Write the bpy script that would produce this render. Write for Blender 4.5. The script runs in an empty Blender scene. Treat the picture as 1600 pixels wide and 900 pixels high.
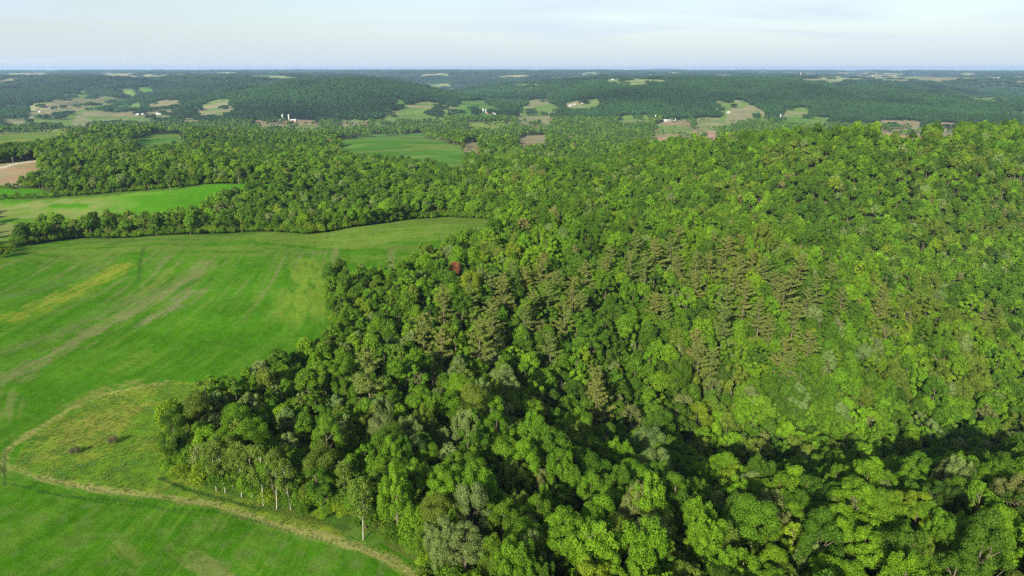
import bpy, math, random
import numpy as np
R = math.radians
rnd = random.Random(11)
rng = np.random.default_rng(11)
scene = bpy.context.scene

# ---------------------------------------------------------------- camera, sky, sun, exposure
CAMH, F, PITCH = 100.0, 1067.0, R(17.8)
cam = bpy.data.cameras.new('camera'); cam.lens = 24.0; cam.sensor_width = 36.0
cam.clip_start = 1.0; cam.clip_end = 80000.0
cam_o = bpy.data.objects.new('camera', cam); scene.collection.objects.link(cam_o)
cam_o.location = (0, 0, CAMH); cam_o.rotation_euler = (R(90) - PITCH, 0, 0)
scene.camera = cam_o

SUN_AZ, SUN_EL = R(205.0), R(25.0)          # compass style: 0 = +Y, clockwise
to_sun = (math.sin(SUN_AZ) * math.cos(SUN_EL), math.cos(SUN_AZ) * math.cos(SUN_EL), math.sin(SUN_EL))
world = bpy.data.worlds.new('World'); scene.world = world; world.use_nodes = True
wn, wl = world.node_tree.nodes, world.node_tree.links
bg = wn['Background']; bg.inputs['Strength'].default_value = 0.075
sky = wn.new('ShaderNodeTexSky'); sky.sky_type = 'NISHITA'; sky.sun_disc = False
sky.sun_elevation = SUN_EL; sky.sun_rotation = SUN_AZ; sky.altitude = 300
sky.air_density = 1.0; sky.dust_density = 1.6; sky.ozone_density = 1.0
tc = wn.new('ShaderNodeTexCoord'); sep = wn.new('ShaderNodeSeparateXYZ')
wl.new(tc.outputs['Generated'], sep.inputs[0])
skv = wn.new('ShaderNodeCombineXYZ')
def wmath(op, a, b=None, c=None):
    n = wn.new('ShaderNodeMath'); n.operation = op
    for i, v in enumerate((a, b, c)):
        if v is None: continue
        if isinstance(v, (int, float)): n.inputs[i].default_value = v
        else: wl.new(v, n.inputs[i])
    return n.outputs[0]
wl.new(sep.outputs[0], skv.inputs[0]); wl.new(sep.outputs[1], skv.inputs[1]); wl.new(wmath('MAXIMUM', sep.outputs[2], 0.012), skv.inputs[2]); wl.new(skv.outputs[0], sky.inputs[0])
zc = wmath('ADD', wmath('MAXIMUM', sep.outputs[2], 0.0), 0.06)
comb = wn.new('ShaderNodeCombineXYZ')
wl.new(wmath('DIVIDE', sep.outputs[0], zc), comb.inputs[0]); wl.new(wmath('DIVIDE', sep.outputs[1], zc), comb.inputs[1])
mp = wn.new('ShaderNodeMapping'); mp.inputs['Scale'].default_value = (0.28, 0.42, 1); mp.inputs['Rotation'].default_value = (0, 0, 0.5)
wl.new(comb.outputs[0], mp.inputs[0])
nz = wn.new('ShaderNodeTexNoise'); nz.inputs['Scale'].default_value = 1.0; nz.inputs['Detail'].default_value = 5; nz.inputs['Roughness'].default_value = 0.48
nz.inputs['Distortion'].default_value = 0.6
wl.new(mp.outputs[0], nz.inputs['Vector'])
cr = wn.new('ShaderNodeValToRGB'); cr.color_ramp.elements[0].position = 0.36; cr.color_ramp.elements[0].color = (0.22, 0.22, 0.22, 1)
cr.color_ramp.elements[1].position = 0.66; cr.color_ramp.elements[1].color = (0.92, 0.92, 0.92, 1)
wl.new(nz.outputs['Fac'], cr.inputs[0])
mx = wn.new('ShaderNodeMix'); mx.data_type = 'RGBA'
low = wmath('SUBTRACT', 1.0, wmath('MULTIPLY', wmath('MAXIMUM', sep.outputs[2], 0.0), 9.0)); low = wmath('MULTIPLY', wmath('MAXIMUM', low, 0.0), 0.93)
wl.new(wmath('MAXIMUM', cr.outputs[0], low), mx.inputs[0]); wl.new(sky.outputs[0], mx.inputs[6])
mx.inputs[7].default_value = (4.45, 5.1, 5.75, 1)
wl.new(mx.outputs[2], bg.inputs['Color'])

sun = bpy.data.lights.new('sun', 'SUN'); sun.energy = 5.0; sun.angle = R(0.6); sun.color = (1.0, 0.93, 0.80)
sun_o = bpy.data.objects.new('sun', sun); scene.collection.objects.link(sun_o)
from mathutils import Vector, Matrix
sun_o.rotation_euler = Vector(to_sun).to_track_quat('Z', 'Y').to_euler(); sun_o.location = (-300, -200, 400)

scene.view_settings.view_transform = 'Standard'; scene.view_settings.look = 'None'
scene.view_settings.exposure = 1.15; scene.view_settings.gamma = 1.0
try: scene.view_settings.use_curve_mapping = False
except Exception: pass
HAZE = 4.8e-5
cy = scene.cycles
cy.max_bounces = 4; cy.diffuse_bounces = 2; cy.glossy_bounces = 1; cy.transmission_bounces = 3; cy.volume_bounces = 0
cy.caustics_reflective = False; cy.caustics_refractive = False
cy.use_denoising = False
cy.pixel_filter_type = 'BLACKMAN_HARRIS'; cy.filter_width = 1.4

# ---------------------------------------------------------------- helpers
CP, SP = math.cos(PITCH), math.sin(PITCH)
def pix_dir(px, py):
    u = (px - 800) / F; v = (450 - py) / F
    return np.array([u, CP + v * SP, -SP + v * CP])
def project(x, y, z):
    """world -> pixel of the 1600x900 photo"""
    dy, dz = y, z - CAMH
    f = dy * CP - dz * SP; up = dy * SP + dz * CP
    f = np.where(np.abs(f) < 1e-6, 1e-6, f)
    return 800 + F * x / f, 450 - F * up / f, f
def from_col(px, Y, z):
    """ground point at forward distance Y and height z in photo column px"""
    f = Y * CP - (z - CAMH) * SP
    return ((px - 800) / F * f, Y, z)
def tag(o, label=None, cat=None, group=None, kind=None):
    if label: o['label'] = label
    if cat: o['category'] = cat
    if group: o['group'] = group
    if kind: o['kind'] = kind
    return o
def mesh_np(name, V, Fq, mats, attrs=None, matidx=None, smooth=False):
    """mesh out of numpy arrays; Fq is an (n,4) or (n,3) int array"""
    me = bpy.data.meshes.new(name)
    n, k = Fq.shape
    me.vertices.add(len(V)); me.vertices.foreach_set('co', np.ascontiguousarray(V, dtype=np.float32).ravel())
    me.loops.add(n * k); me.loops.foreach_set('vertex_index', np.ascontiguousarray(Fq, dtype=np.int32).ravel())
    me.polygons.add(n); me.polygons.foreach_set('loop_start', np.arange(0, n * k, k, dtype=np.int32))
    try: me.polygons.foreach_set('loop_total', np.full(n, k, dtype=np.int32))
    except Exception: pass
    for m in mats: me.materials.append(m)
    if matidx is not None: me.polygons.foreach_set('material_index', np.ascontiguousarray(matidx, dtype=np.int32))
    if smooth: me.polygons.foreach_set('use_smooth', np.ones(n, dtype=bool))
    me.update(calc_edges=True)
    for an, (dom, typ, arr) in (attrs or {}).items():
        a = me.attributes.new(an, typ, dom)
        a.data.foreach_set({'FLOAT': 'value', 'INT': 'value', 'FLOAT_VECTOR': 'vector', 'FLOAT_COLOR': 'color'}[typ], np.ascontiguousarray(arr).ravel())
    return me
def link(o, parent=None):
    scene.collection.objects.link(o)
    if parent: o.parent = parent
    return o

def _h(ix, iy, s):
    n = (ix.astype(np.int64) * 374761393 + iy.astype(np.int64) * 668265263 + s * 1442695041) & 0x7fffffff
    n = ((n ^ (n >> 13)) * 1274126177) & 0x7fffffff
    return ((n ^ (n >> 16)) & 0xffff) / 65535.0
def vnoise(x, y, s=0):
    x = np.asarray(x, float); y = np.asarray(y, float)
    ix, iy = np.floor(x), np.floor(y); fx, fy = x - ix, y - iy
    fx = fx * fx * (3 - 2 * fx); fy = fy * fy * (3 - 2 * fy)
    a = _h(ix, iy, s); b = _h(ix + 1, iy, s); c = _h(ix, iy + 1, s); d = _h(ix + 1, iy + 1, s)
    return (a + (b - a) * fx) * (1 - fy) + (c + (d - c) * fx) * fy
def fbm(x, y, s=0, o=4):
    t = 0; amp = 1; tot = 0
    for i in range(o):
        t = t + amp * vnoise(x * 2 ** i + 17.3 * i, y * 2 ** i + 9.1 * i, s + i); tot += amp; amp *= 0.5
    return t / tot
def sstep(a, b, x):
    t = np.clip((x - a) / (b - a), 0, 1); return t * t * (3 - 2 * t)

# ---------------------------------------------------------------- terrain heights
CTRL = {
 40: [(-400, 0), (400, 0), (900, -2), (2000, -6)],
 110: [(-300, 0), (0, 0), (350, 0), (620, 0), (900, -5), (1300, -8), (1700, -9)],
 140: [(-200, 0), (100, 0), (400, 0), (600, 0), (750, -4), (1000, -10), (1300, -10), (1700, -7)],
 158: [(750, -7), (1000, -17), (1200, -18), (1400, -16), (1600, -14), (1800, -13)],
 180: [(-200, 0), (100, 0), (330, 0), (500, -1), (620, -2), (750, -7), (900, -20), (1100, -29), (1300, -29), (1500, -28), (1750, -27)],
 222: [(-200, 0), (100, 0), (330, -1), (450, -2), (600, -5), (750, -12), (900, -30), (1100, -50), (1400, -52), (1600, -52), (1800, -52)],
 246: [(-200, 0), (100, 0), (300, -1), (450, -3), (600, -6), (750, -12), (900, -27), (1100, -47), (1400, -59), (1600, -60), (1800, -61)],
 280: [(-200, 0), (100, 0), (350, 0), (480, -1), (620, -4), (800, -9), (1000, -24), (1200, -41), (1430, -63), (1600, -70), (1800, -78)],
 315: [(1000, -13), (1200, -27), (1430, -52), (1600, -66)],
 340: [(-200, 0), (100, 0), (350, 1), (500, 1), (620, 0), (800, -1), (1000, -4), (1200, -17), (1400, -38), (1600, -58), (1800, -66)],
 373: [(-200, -2), (0, 0), (250, 1), (500, 1)],
 408: [(-200, -8), (0, -5), (150, -2), (250, 0), (400, 1), (500, 1), (700, 1), (900, 3), (1100, -4), (1300, -22), (1500, -42), (1750, -50)],
 450: [(-200, -9), (0, -8), (200, -8), (330, -6), (450, -3), (560, 0), (640, 1), (700, 1), (780, 1), (900, 1)],
 490: [(0, -9), (250, -9), (420, -9), (560, -8), (700, -5), (820, -2), (1000, -8), (1200, -22), (1350, -30), (1500, -38), (1700, -40)],
 540: [(-200, -8), (0, -8), (200, -8), (400, -9), (600, -10), (800, -5), (1200, -8), (1450, -14), (1600, -32)],
 600: [(-200, -2), (0, -1), (200, 0), (350, 2), (500, -7), (650, -9), (800, -6), (1000, -4), (1200, 2), (1400, 12), (1520, 0), (1700, -14)],
 650: [(0, 1), (200, 3), (350, 7), (440, 3)],
 700: [(-200, 2), (0, 3), (200, 0), (380, -2), (600, -10), (800, -5), (1000, 4), (1200, 22), (1380, 34), (1500, 27), (1700, 26)],
 800: [(0, 4), (200, 0), (400, -8), (650, -16), (850, -10), (1050, 12), (1200, 16), (1400, 22), (1700, 20)],
 900: [(0, -2), (400, -14), (650, -24), (900, -28), (1100, -14), (1300, -10), (1700, 0)],
 1050: [(-100, -10), (200, -16), (400, -22), (650, -24), (900, -42), (1200, -50), (1700, -50)],
 1350: [(-100, -25), (250, -20), (450, -34), (600, -28), (720, -34), (900, -52), (1200, -72), (1700, -78)],
 1700: [(-100, -55), (200, -52), (400, -60), (700, -68), (900, -76), (1200, -80), (1700, -80)],
 2300: [(-100, -80), (400, -82), (700, -80), (900, -80), (1200, -80), (1700, -78)],
 2700: [(-100, -72), (300, -72), (500, -72), (660, -76), (800, -74), (950, -72), (1100, -66), (1300, -64), (1700, -70)],
 3000: [(0, -60), (200, -60), (320, -50), (450, -20), (580, -25), (660, -44), (740, -52), (850, -68), (950, -30), (1050, -20), (1160, -30), (1300, -18), (1500, -40), (1700, -50)],
 3600: [(0, -40), (150, -42), (300, -20), (400, 26), (500, 38), (580, 34), (660, 0), (740, -40), (830, -45), (930, 5), (1050, 26), (1200, 28), (1350, 8), (1450, -12), (1600, -38)],
 4200: [(0, -28), (150, -38), (280, -30), (420, 20), (550, 24), (680, -40), (800, -30), (950, 20), (1200, 24), (1450, -40), (1650, -60)],
 4900: [(0, 20), (150, 22), (300, 18), (450, 24), (620, -10), (700, -62), (800, -20), (950, 22), (1150, 20), (1300, 0), (1500, -40), (1650, -50)],
 6300: [(0, 22), (250, 24), (450, 24), (620, 0), (700, -50), (800, 10), (950, 25), (1200, 18), (1330, 12), (1500, 8), (1700, 6)],
 8200: [(-100, 32), (300, 34), (650, 26), (800, 30), (1200, 20), (1600, 18)],
 12000: [(-100, 40), (500, 44), (1000, 40), (1600, 28)],
 20000: [(-100, 50), (700, 54), (1100, 50), (1600, 36)],
 32000: [(-100, 50), (800, 60), (1600, 42)],
}
cpts = []
for Y, row in CTRL.items():
    for px, z in row: cpts.append(from_col(px, Y, z))
cpts = np.array(cpts)
def warp(x, y):
    r = np.clip(np.hypot(x, y), 38, 34000); az = np.clip(np.arctan2(x, y), -0.85, 0.85)
    return np.stack([az * 3.2, np.log(r) * 1.6], -1)
Pw = warp(cpts[:, 0], cpts[:, 1]); N = len(Pw)
def tps(d2): return 0.5 * d2 * np.log(d2 + 1e-12)
D2 = ((Pw[:, None] - Pw[None]) ** 2).sum(-1)
K = tps(D2) + np.eye(N) * 2e-4; Q = np.c_[np.ones(N), Pw]
sol = np.linalg.solve(np.block([[K, Q], [Q.T, np.zeros((3, 3))]]), np.r_[cpts[:, 2], np.zeros(3)])
wts, lin = sol[:N], sol[N:]
def rbf(x, y):
    q = warp(x, y).reshape(-1, 2); out = np.empty(len(q))
    for i in range(0, len(q), 20000):
        c = q[i:i + 20000]; d2 = ((c[:, None] - Pw[None]) ** 2).sum(-1)
        out[i:i + 20000] = tps(d2) @ wts + lin[0] + c @ lin[1:]
    return out.reshape(np.shape(x))
AZ = np.r_[np.arange(-180, -64, 4.0), np.arange(-64, -47, 0.6), np.arange(-47, 47, 0.14), np.arange(47, 64, 0.6), np.arange(64, 180.1, 4.0)]
AZ[0], AZ[-1] = -180, 180
AZ = np.radians(AZ)
RR = np.r_[np.geomspace(4, 85, 26)[:-1], np.geomspace(85, 1250, 450)[:-1], np.geomspace(1250, 24500, 320)]
# coarse rbf, then upsampled
azc = np.linspace(-0.85, 0.85, 170); lrc = np.linspace(math.log(4), math.log(31000), 300)
gx = np.exp(lrc)[:, None] * np.sin(azc)[None]; gy = np.exp(lrc)[:, None] * np.cos(azc)[None]
ZC = rbf(gx, gy)
def bil(Z, xs, ys, qx, qy):
    fx = np.clip(np.interp(qx, xs, np.arange(len(xs))), 0, len(xs) - 1.0001); fy = np.clip(np.interp(qy, ys, np.arange(len(ys))), 0, len(ys) - 1.0001)
    ix = fx.astype(int); iy = fy.astype(int); fx = fx - ix; fy = fy - iy
    return (Z[iy, ix] * (1 - fx) + Z[iy, ix + 1] * fx) * (1 - fy) + (Z[iy + 1, ix] * (1 - fx) + Z[iy + 1, ix + 1] * fx) * fy
def z_smooth(x, y):
    r = np.hypot(x, y); az = np.arctan2(x, y)
    z = bil(ZC, azc, lrc, np.clip(az, -0.85, 0.85), np.log(np.maximum(r, 4.0)))
    # detail
    right = sstep(-40, 60, x - 0.05 * y)
    z = z + (fbm(x / 70, y / 70, 3, 3) - 0.5) * (10.0 + 9 * sstep(300, 420, r)) * right * sstep(120, 200, r) * (1 - 0.5 * sstep(1500, 3000, r))
    z = z + (fbm(x / 90, y / 90, 5, 3) - 0.5) * 1.6
    z = z + (fbm(x / 560, y / 560, 8, 5) - 0.5) * 64 * sstep(2900, 3900, r) * (1 - 0.4 * sstep(6000, 12000, r))
    z = z - (1 - sstep(0, .22, np.abs(fbm(x / 640, y / 900, 46, 3) - .5) * 2)) * 34 * sstep(3050, 3700, r) * (1 - sstep(5200, 6500, r))
    rid = np.abs(fbm(x / 1500 + 3, y / 1500, 21, 4) - 0.5) * 2
    z = z - (1 - sstep(0.0, 0.30, rid)) * 70 * sstep(4600, 7000, r) * (1 - 0.45 * sstep(14000, 24000, r))
    return z
gx = RR[:, None] * np.sin(AZ)[None]; gy = RR[:, None] * np.cos(AZ)[None]
ZG = z_smooth(gx, gy); ZG[:, -1] = ZG[:, 0]
LR = np.log(RR)
def hgt(x, y):
    x = np.asarray(x, float); y = np.asarray(y, float)
    return bil(ZG, AZ, LR, np.arctan2(x, y), np.log(np.maximum(np.hypot(x, y), 4.0)))
TS = np.geomspace(40, 33000, 3600)
def cast(px, py, dh=0.0):
    d = pix_dir(px, py); P = d[None] * TS[:, None]
    below = (CAMH + P[:, 2]) < hgt(P[:, 0], P[:, 1]) + dh
    i = int(np.argmax(below)) if below.any() else len(TS) - 1
    t = TS[i]
    return np.array([d[0] * t, d[1] * t, float(hgt(d[0] * t, d[1] * t))])

# ---------------------------------------------------------------- fields (polygons as seen over the trees in front of them)
def ipoly(poly, x, y):
    inside = np.zeros(np.shape(x), bool)
    p = np.asarray(poly); x0, y0 = p.min(0); x1, y1 = p.max(0)
    m = (x >= x0) & (x <= x1) & (y >= y0) & (y <= y1)
    if not m.any(): return inside
    xs, ys = x[m], y[m]; ins = np.zeros(xs.shape, bool); n = len(p)
    for i in range(n):
        ax, ay = p[i]; bx, by = p[(i + 1) % n]
        if ay == by: continue
        c = ((ay > ys) != (by > ys)) & (xs < (bx - ax) * (ys - ay) / (by - ay) + ax)
        ins ^= c
    inside[m] = ins
    return inside
def seg_dist(poly, x, y):
    """distance to a world polyline, and the run along it 0..1"""
    best = np.full(x.shape, 1e9); run = np.zeros(x.shape); tot = 0
    L = [math.dist(poly[i], poly[i + 1]) for i in range(len(poly) - 1)]; T = sum(L)
    for i in range(len(poly) - 1):
        a = np.array(poly[i]); b = np.array(poly[i + 1]); d = b - a; l2 = d @ d + 1e-9
        t = np.clip(((x - a[0]) * d[0] + (y - a[1]) * d[1]) / l2, 0, 1)
        dd = np.hypot(x - a[0] - t * d[0], y - a[1] - t * d[1])
        m = dd < best; best[m] = dd[m]; run[m] = (tot + t[m] * L[i]) / T; tot += L[i]
    return best, run
GREEN = (0.048, 0.155, 0.005); DGREEN = (0.036, 0.115, 0.024); LGREEN = (0.105, 0.185, 0.022); PALE = (0.19, 0.23, 0.085)
TAN = (0.22, 0.20, 0.10); SOIL = (0.25, 0.175, 0.10); STRAW = (0.20, 0.20, 0.09); YEL = (0.17, 0.21, 0.03)
MAIN = [(-400, 1300), (660, 1300), (668, 900), (655, 868), (600, 838), (480, 803), (400, 782), (330, 766), (268, 742), (256, 700), (262, 668), (330, 640), (400, 615),
        (465, 585), (520, 552), (530, 520), (518, 490), (515, 442), (560, 448), (620, 442), (682, 412), (700, 398), (770, 392),
        (790, 352), (760, 342), (700, 339), (640, 343), (560, 354), (510, 363), (475, 366), (400, 362), (250, 368), (130, 372), (40, 384), (-150, 408), (-400, 440)]
FIELDS = [  # (visible pixels, colour, second colour)
 ([(-60, 380), (-60, 316), (0, 313), (95, 308), (200, 300), (290, 292), (350, 287), (430, 288), (446, 298), (392, 308), (345, 322), (260, 330), (190, 335), (120, 340), (60, 338), (20, 352), (0, 372)], GREEN, LGREEN),
 ([(-60, 314), (-60, 292), (0, 291), (60, 296), (98, 308), (0, 313)], (0.05, 0.13, 0.02), GREEN),
 ([(-60, 262), (0, 257), (58, 249), (64, 256), (80, 264), (60, 268), (66, 276), (16, 287), (0, 285), (-60, 290)], SOIL, TAN),
 ([(520, 221), (556, 212), (600, 209), (660, 208), (668, 217), (720, 228), (728, 246), (700, 250), (640, 236), (560, 229)], GREEN, LGREEN),
 ([(202, 218), (235, 211), (276, 208), (300, 211), (260, 215), (205, 221)], LGREEN, GREEN),
 ([(-60, 196), (25, 196), (40, 203), (88, 202), (95, 196), (108, 194), (104, 207), (60, 211), (20, 215), (-60, 218)], LGREEN, YEL),
 ([(108, 192), (144, 192), (146, 199), (108, 196)], SOIL, TAN),
 ([(224, 178), (232, 160), (280, 158), (286, 164), (272, 178), (284, 184), (226, 183)], TAN, LGREEN),
 ([(298, 170), (332, 157), (358, 156), (365, 170), (345, 176), (300, 177)], TAN, LGREEN),
 ([(40, 180), (48, 166), (70, 158), (100, 148), (130, 141), (150, 146), (176, 153), (196, 152), (190, 160), (150, 168), (158, 172), (140, 177), (95, 176), (40, 181)], LGREEN, TAN),
 ([(186, 142), (204, 139), (214, 145), (196, 147)], LGREEN, TAN),
 ([(212, 137), (232, 135), (240, 141), (225, 143)], LGREEN, GREEN),
 ([(170, 165), (185, 161), (220, 163), (222, 169), (175, 171)], LGREEN, GREEN),
 ([(150, 176), (210, 172), (215, 176), (190, 180), (150, 180)], STRAW, SOIL),
 ([(0, 186), (120, 181), (280, 183), (330, 186), (140, 187), (0, 190)], LGREEN, STRAW),
 ([(395, 188), (430, 186), (500, 188), (500, 193), (440, 195), (395, 193)], SOIL, TAN),
 ([(455, 196), (495, 196), (490, 202), (458, 203)], LGREEN, YEL),
 ([(530, 188), (575, 188), (575, 193), (532, 194)], SOIL, TAN),
 ([(580, 188), (615, 186), (620, 193), (582, 194)], LGREEN, GREEN),
 ([(640, 184), (690, 183), (692, 190), (650, 191)], LGREEN, GREEN),
 ([(600, 177), (630, 167), (655, 159), (672, 159), (712, 168), (718, 173), (700, 180), (640, 182), (604, 181)], LGREEN, TAN),
 ([(711, 165), (716, 156), (762, 157), (772, 166), (782, 173), (764, 178), (718, 178)], LGREEN, GREEN),
 ([(613, 157), (634, 157), (632, 162), (614, 163)], LGREEN, GREEN),
 ([(660, 128), (700, 131), (730, 136), (700, 140), (670, 134)], PALE, LGREEN),
 ([(716, 192), (790, 189), (806, 193), (770, 197), (720, 199)], LGREEN, YEL),
 ([(820, 155), (858, 155), (864, 163), (836, 165)], TAN, LGREEN),
 ([(803, 168), (840, 164), (872, 165), (876, 172), (808, 180)], LGREEN, STRAW),
 ([(808, 184), (864, 181), (862, 192), (830, 194), (812, 190)], STRAW, TAN),
 ([(804, 218), (822, 212), (852, 211), (854, 218), (830, 221)], TAN, SOIL),
 ([(725, 223), (748, 222), (750, 226), (727, 227)], SOIL, TAN),
 ([(880, 160), (935, 156), (940, 162), (900, 168), (885, 168)], LGREEN, TAN),
 ([(1016, 204), (1070, 202), (1121, 204), (1121, 210), (1020, 211)], SOIL, (0.34, 0.20, 0.14)),
 ([(1024, 196), (1040, 188), (1078, 188), (1084, 203), (1026, 202)], LGREEN, SOIL),
 ([(965, 181), (1010, 180), (1014, 186), (970, 187)], LGREEN, STRAW),
 ([(1086, 184), (1150, 184), (1152, 190), (1088, 196)], LGREEN, STRAW),
 ([(1113, 166), (1120, 157), (1142, 154), (1166, 159), (1180, 167), (1196, 173), (1200, 182), (1175, 187), (1150, 184), (1125, 178), (1130, 170)], LGREEN, TAN),
 ([(1222, 171), (1260, 168), (1270, 170), (1262, 176), (1225, 177)], LGREEN, TAN),
 ([(1210, 183), (1300, 183), (1290, 189), (1215, 189)], LGREEN, GREEN),
 ([(1372, 188), (1436, 189), (1438, 194), (1376, 193)], TAN, SOIL),
 ([(1462, 190), (1498, 193), (1496, 199), (1466, 197)], TAN, SOIL),
 ([(1590, 176), (1640, 172), (1640, 184), (1592, 183)], LGREEN, GREEN),
 ([(942, 124), (1000, 122), (1048, 126), (1000, 130), (955, 129)], PALE, LGREEN),
 ([(790, 131), (842, 129), (846, 135), (808, 138)], LGREEN, GREEN),
 ([(1240, 119), (1340, 117), (1480, 120), (1640, 122), (1640, 125), (1480, 126), (1340, 124), (1240, 122)], PALE, TAN),
 ([(0, 124), (30, 122), (36, 127), (0, 128)], TAN, PALE),
 ([(34, 113), (74, 113), (74, 117), (34, 117)], PALE, SOIL),
 ([(1500, 150), (1560, 148), (1575, 154), (1510, 157)], LGREEN, TAN),
]
MAINW = [tuple(cast(*p)[:2]) for p in MAIN]
fields = []; fdist = []
for poly, c1, c2 in FIELDS:
    cy_ = sum(p[1] for p in poly) / len(poly)
    pts = []
    for p in poly:
        g = cast(p[0], p[1])
        if p[1] > cy_: g = cast(p[0], p[1], {0: 11.0, 1: 0.0, 2: 5.0}.get(len(fields), 19.0))
        pts.append((g[0], g[1]))
    fields.append((np.array(pts), c1, c2)); fdist.append(float(np.hypot(*np.mean([cast(*p)[:2] for p in poly], 0))))
def jit(x, y):
    r = np.hypot(x, y); s = np.clip(r / 300, 0.6, 18)
    return x + (fbm(x / (6 * s), y / (6 * s), 31, 3) - .5) * 3.2 * s, y + (fbm(x / (6 * s), y / (6 * s), 57, 3) - .5) * 3.2 * s
def far_field(x, y):
    """farmland patches of the plateau many kilometres away"""
    r = np.hypot(x, y)
    n = fbm(x / 620, y / 1000, 77, 3); m = sstep(0.53, 0.56, n) * sstep(4800, 6200, r)
    return (m > 0.5) & (hgt(x, y) > 2)
def swept(k, x, y, z):
    d = fdist[k]; out = np.zeros(np.shape(x), bool); r = np.hypot(x, y); m = (r > d * .62) & (r < d * 1.25)
    if d < 900 or d > 6500 or not m.any(): return out
    xs, ys, zs = x[m], y[m], z[m]; o = np.zeros(xs.shape, bool)
    for h in (0, 6, 12, 17, 21):
        a, b, _f = project(xs, ys, zs + h); o |= ipoly(FIELDS[k][0], a + 3 * (vnoise(xs / 40, ys / 40, 3) - .5), b)
    out[m] = o; return out
def open_ground(x, y):
    jx, jy = jit(x, y)
    o = ipoly(MAINW, x + (jx - x) * .5, y + (jy - y) * .5)
    z = hgt(x, y)
    for k, (p, _a, _b) in enumerate(fields): o |= ipoly(p, jx, jy) | swept(k, x, y, z)
    r = np.hypot(x, y); hl = np.abs(fbm(x / 210, y / 330, 301, 3) - .5) < .006
    hl |= np.abs(fbm(x / 330 + 5, y / 260, 333, 2) - .48) < .004; hl |= fbm(x / 75, y / 110, 351, 3) > .72
    return (o & ~(hl & (r > 2000))) | far_field(x, y)

x, y = gx.ravel(), gy.ravel(); r_ = np.hypot(x, y)
col = np.empty((x.size, 3)); n1 = fbm(x / 9, y / 9, 2, 4)[:, None]
col[:] = np.array([0.030, 0.048, 0.012]) + n1 * np.array([0.03, 0.05, 0.008])
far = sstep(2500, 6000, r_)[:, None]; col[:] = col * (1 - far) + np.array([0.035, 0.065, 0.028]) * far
ff = far_field(x, y)
cc = fbm(x / 700, y / 900, 91, 2)
fc = np.where(cc[:, None] > .55, np.array(PALE), np.where(cc[:, None] > .45, np.array(LGREEN), np.array(TAN))) * 1.0
col[ff] = fc[ff]
jx, jy = jit(x, y)
for k, (p, c1, c2) in enumerate(fields):
    m = ipoly(p, jx, jy) | swept(k, x, y, ZG.ravel())
    if not m.any(): continue
    a = (k * 0.7) % 3.1; r0 = float(np.hypot(*p.mean(0))); w = max(10, r0 / 55)
    s_ = (x[m] * math.cos(a) + y[m] * math.sin(a)) / w
    t = sstep(0.42, 0.58, fbm(s_, (x[m] * -math.sin(a) + y[m] * math.cos(a)) / (w * 5), k, 3))
    if k == 0: t = sstep(0.35, 0.62, fbm(x[m] / 60, y[m] / 22, 4, 3)) * sstep(-0.62, -0.5, np.arctan2(x[m], y[m]) * -1 - 1.05)
    t = t[:, None]
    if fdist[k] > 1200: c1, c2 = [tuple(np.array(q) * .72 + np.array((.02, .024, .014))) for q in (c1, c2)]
    v = 0.85 + 0.3 * fbm(x[m] / (w * .4), y[m] / (w * .4), k + 5, 3)[:, None]
    col[m] = (np.array(c1) * (1 - t) + np.array(c2) * t) * v
# second field: pale dry grass on its near left side, strip of pale grass on its rim
f2 = ipoly(fields[0][0], jx, jy); ppx, ppy, _ = project(x, y, ZG.ravel())
t = (f2 * sstep(250, 110, ppx) * sstep(302, 318, ppy) * sstep(0.3, 0.6, fbm(x / 12, y / 12, 6, 3)))[:, None]; t[ppx <= 0] = f2[ppx <= 0][:, None] * .8
col[:] = col * (1 - t) + np.array((.15, .185, .05)) * t
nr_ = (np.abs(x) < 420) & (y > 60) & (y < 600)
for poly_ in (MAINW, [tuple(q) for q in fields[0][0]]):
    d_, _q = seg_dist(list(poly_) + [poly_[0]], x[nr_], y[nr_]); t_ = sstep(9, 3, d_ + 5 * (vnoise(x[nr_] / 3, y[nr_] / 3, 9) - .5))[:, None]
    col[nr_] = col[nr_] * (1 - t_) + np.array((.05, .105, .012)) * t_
# the main field
jx2, jy2 = x + (jx - x) * .5, y + (jy - y) * .5
m = ipoly(MAINW, jx2, jy2); X, Y = x[m], y[m]
c = np.array(GREEN) * (0.72 + 0.5 * fbm(X / 14, Y / 14, 12, 4)[:, None])
def lay(c, t, colr, k=1.0):
    t = np.clip(t * k, 0, 1)[:, None]; return c * (1 - t) + np.array(colr) * t
def wpts(l): return [tuple(cast(*p)[:2]) for p in l]
grain = fbm(X / 1.6, Y / 1.6, 41, 3); grain2 = fbm(X / 5, Y / 5, 44, 3)
XC = X + 8 * np.sin(Y / 55) + (Y - 300) ** 2 / 2500
stre = fbm(Y / 45, XC / 4.0, 61, 4)      # long streaks along the mowing direction
c = lay(c, sstep(.50, .66, stre), (0.075, 0.180, 0.012), .7)
c = lay(c, sstep(.54, .70, fbm(Y / 22, XC / 1.1, 63, 4)) * sstep(.4, .6, fbm(X / 40, Y / 40, 64, 2)), (0.095, 0.180, 0.020), .6)
c = lay(c, sstep(.60, .75, fbm(Y / 60, XC / 2.2, 67, 4)) * sstep(250, 330, Y), (0.15, 0.17, 0.06), .8)
c = lay(c, sstep(.56, .8, fbm(X / 3, Y / 3, 47, 4)) * sstep(230, 110, Y), (0.10, 0.17, 0.035), .8)
c = lay(c, sstep(.60, .8, fbm(X / 8, Y / 8, 147, 4)) * sstep(200, 110, Y), (0.12, 0.17, 0.04), .5)
RIM = ipoly(wpts([(400, 378), (470, 384), (560, 390), (640, 372), (700, 362), (790, 362), (790, 340), (690, 336), (560, 350), (400, 356)]), X, Y)
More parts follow.
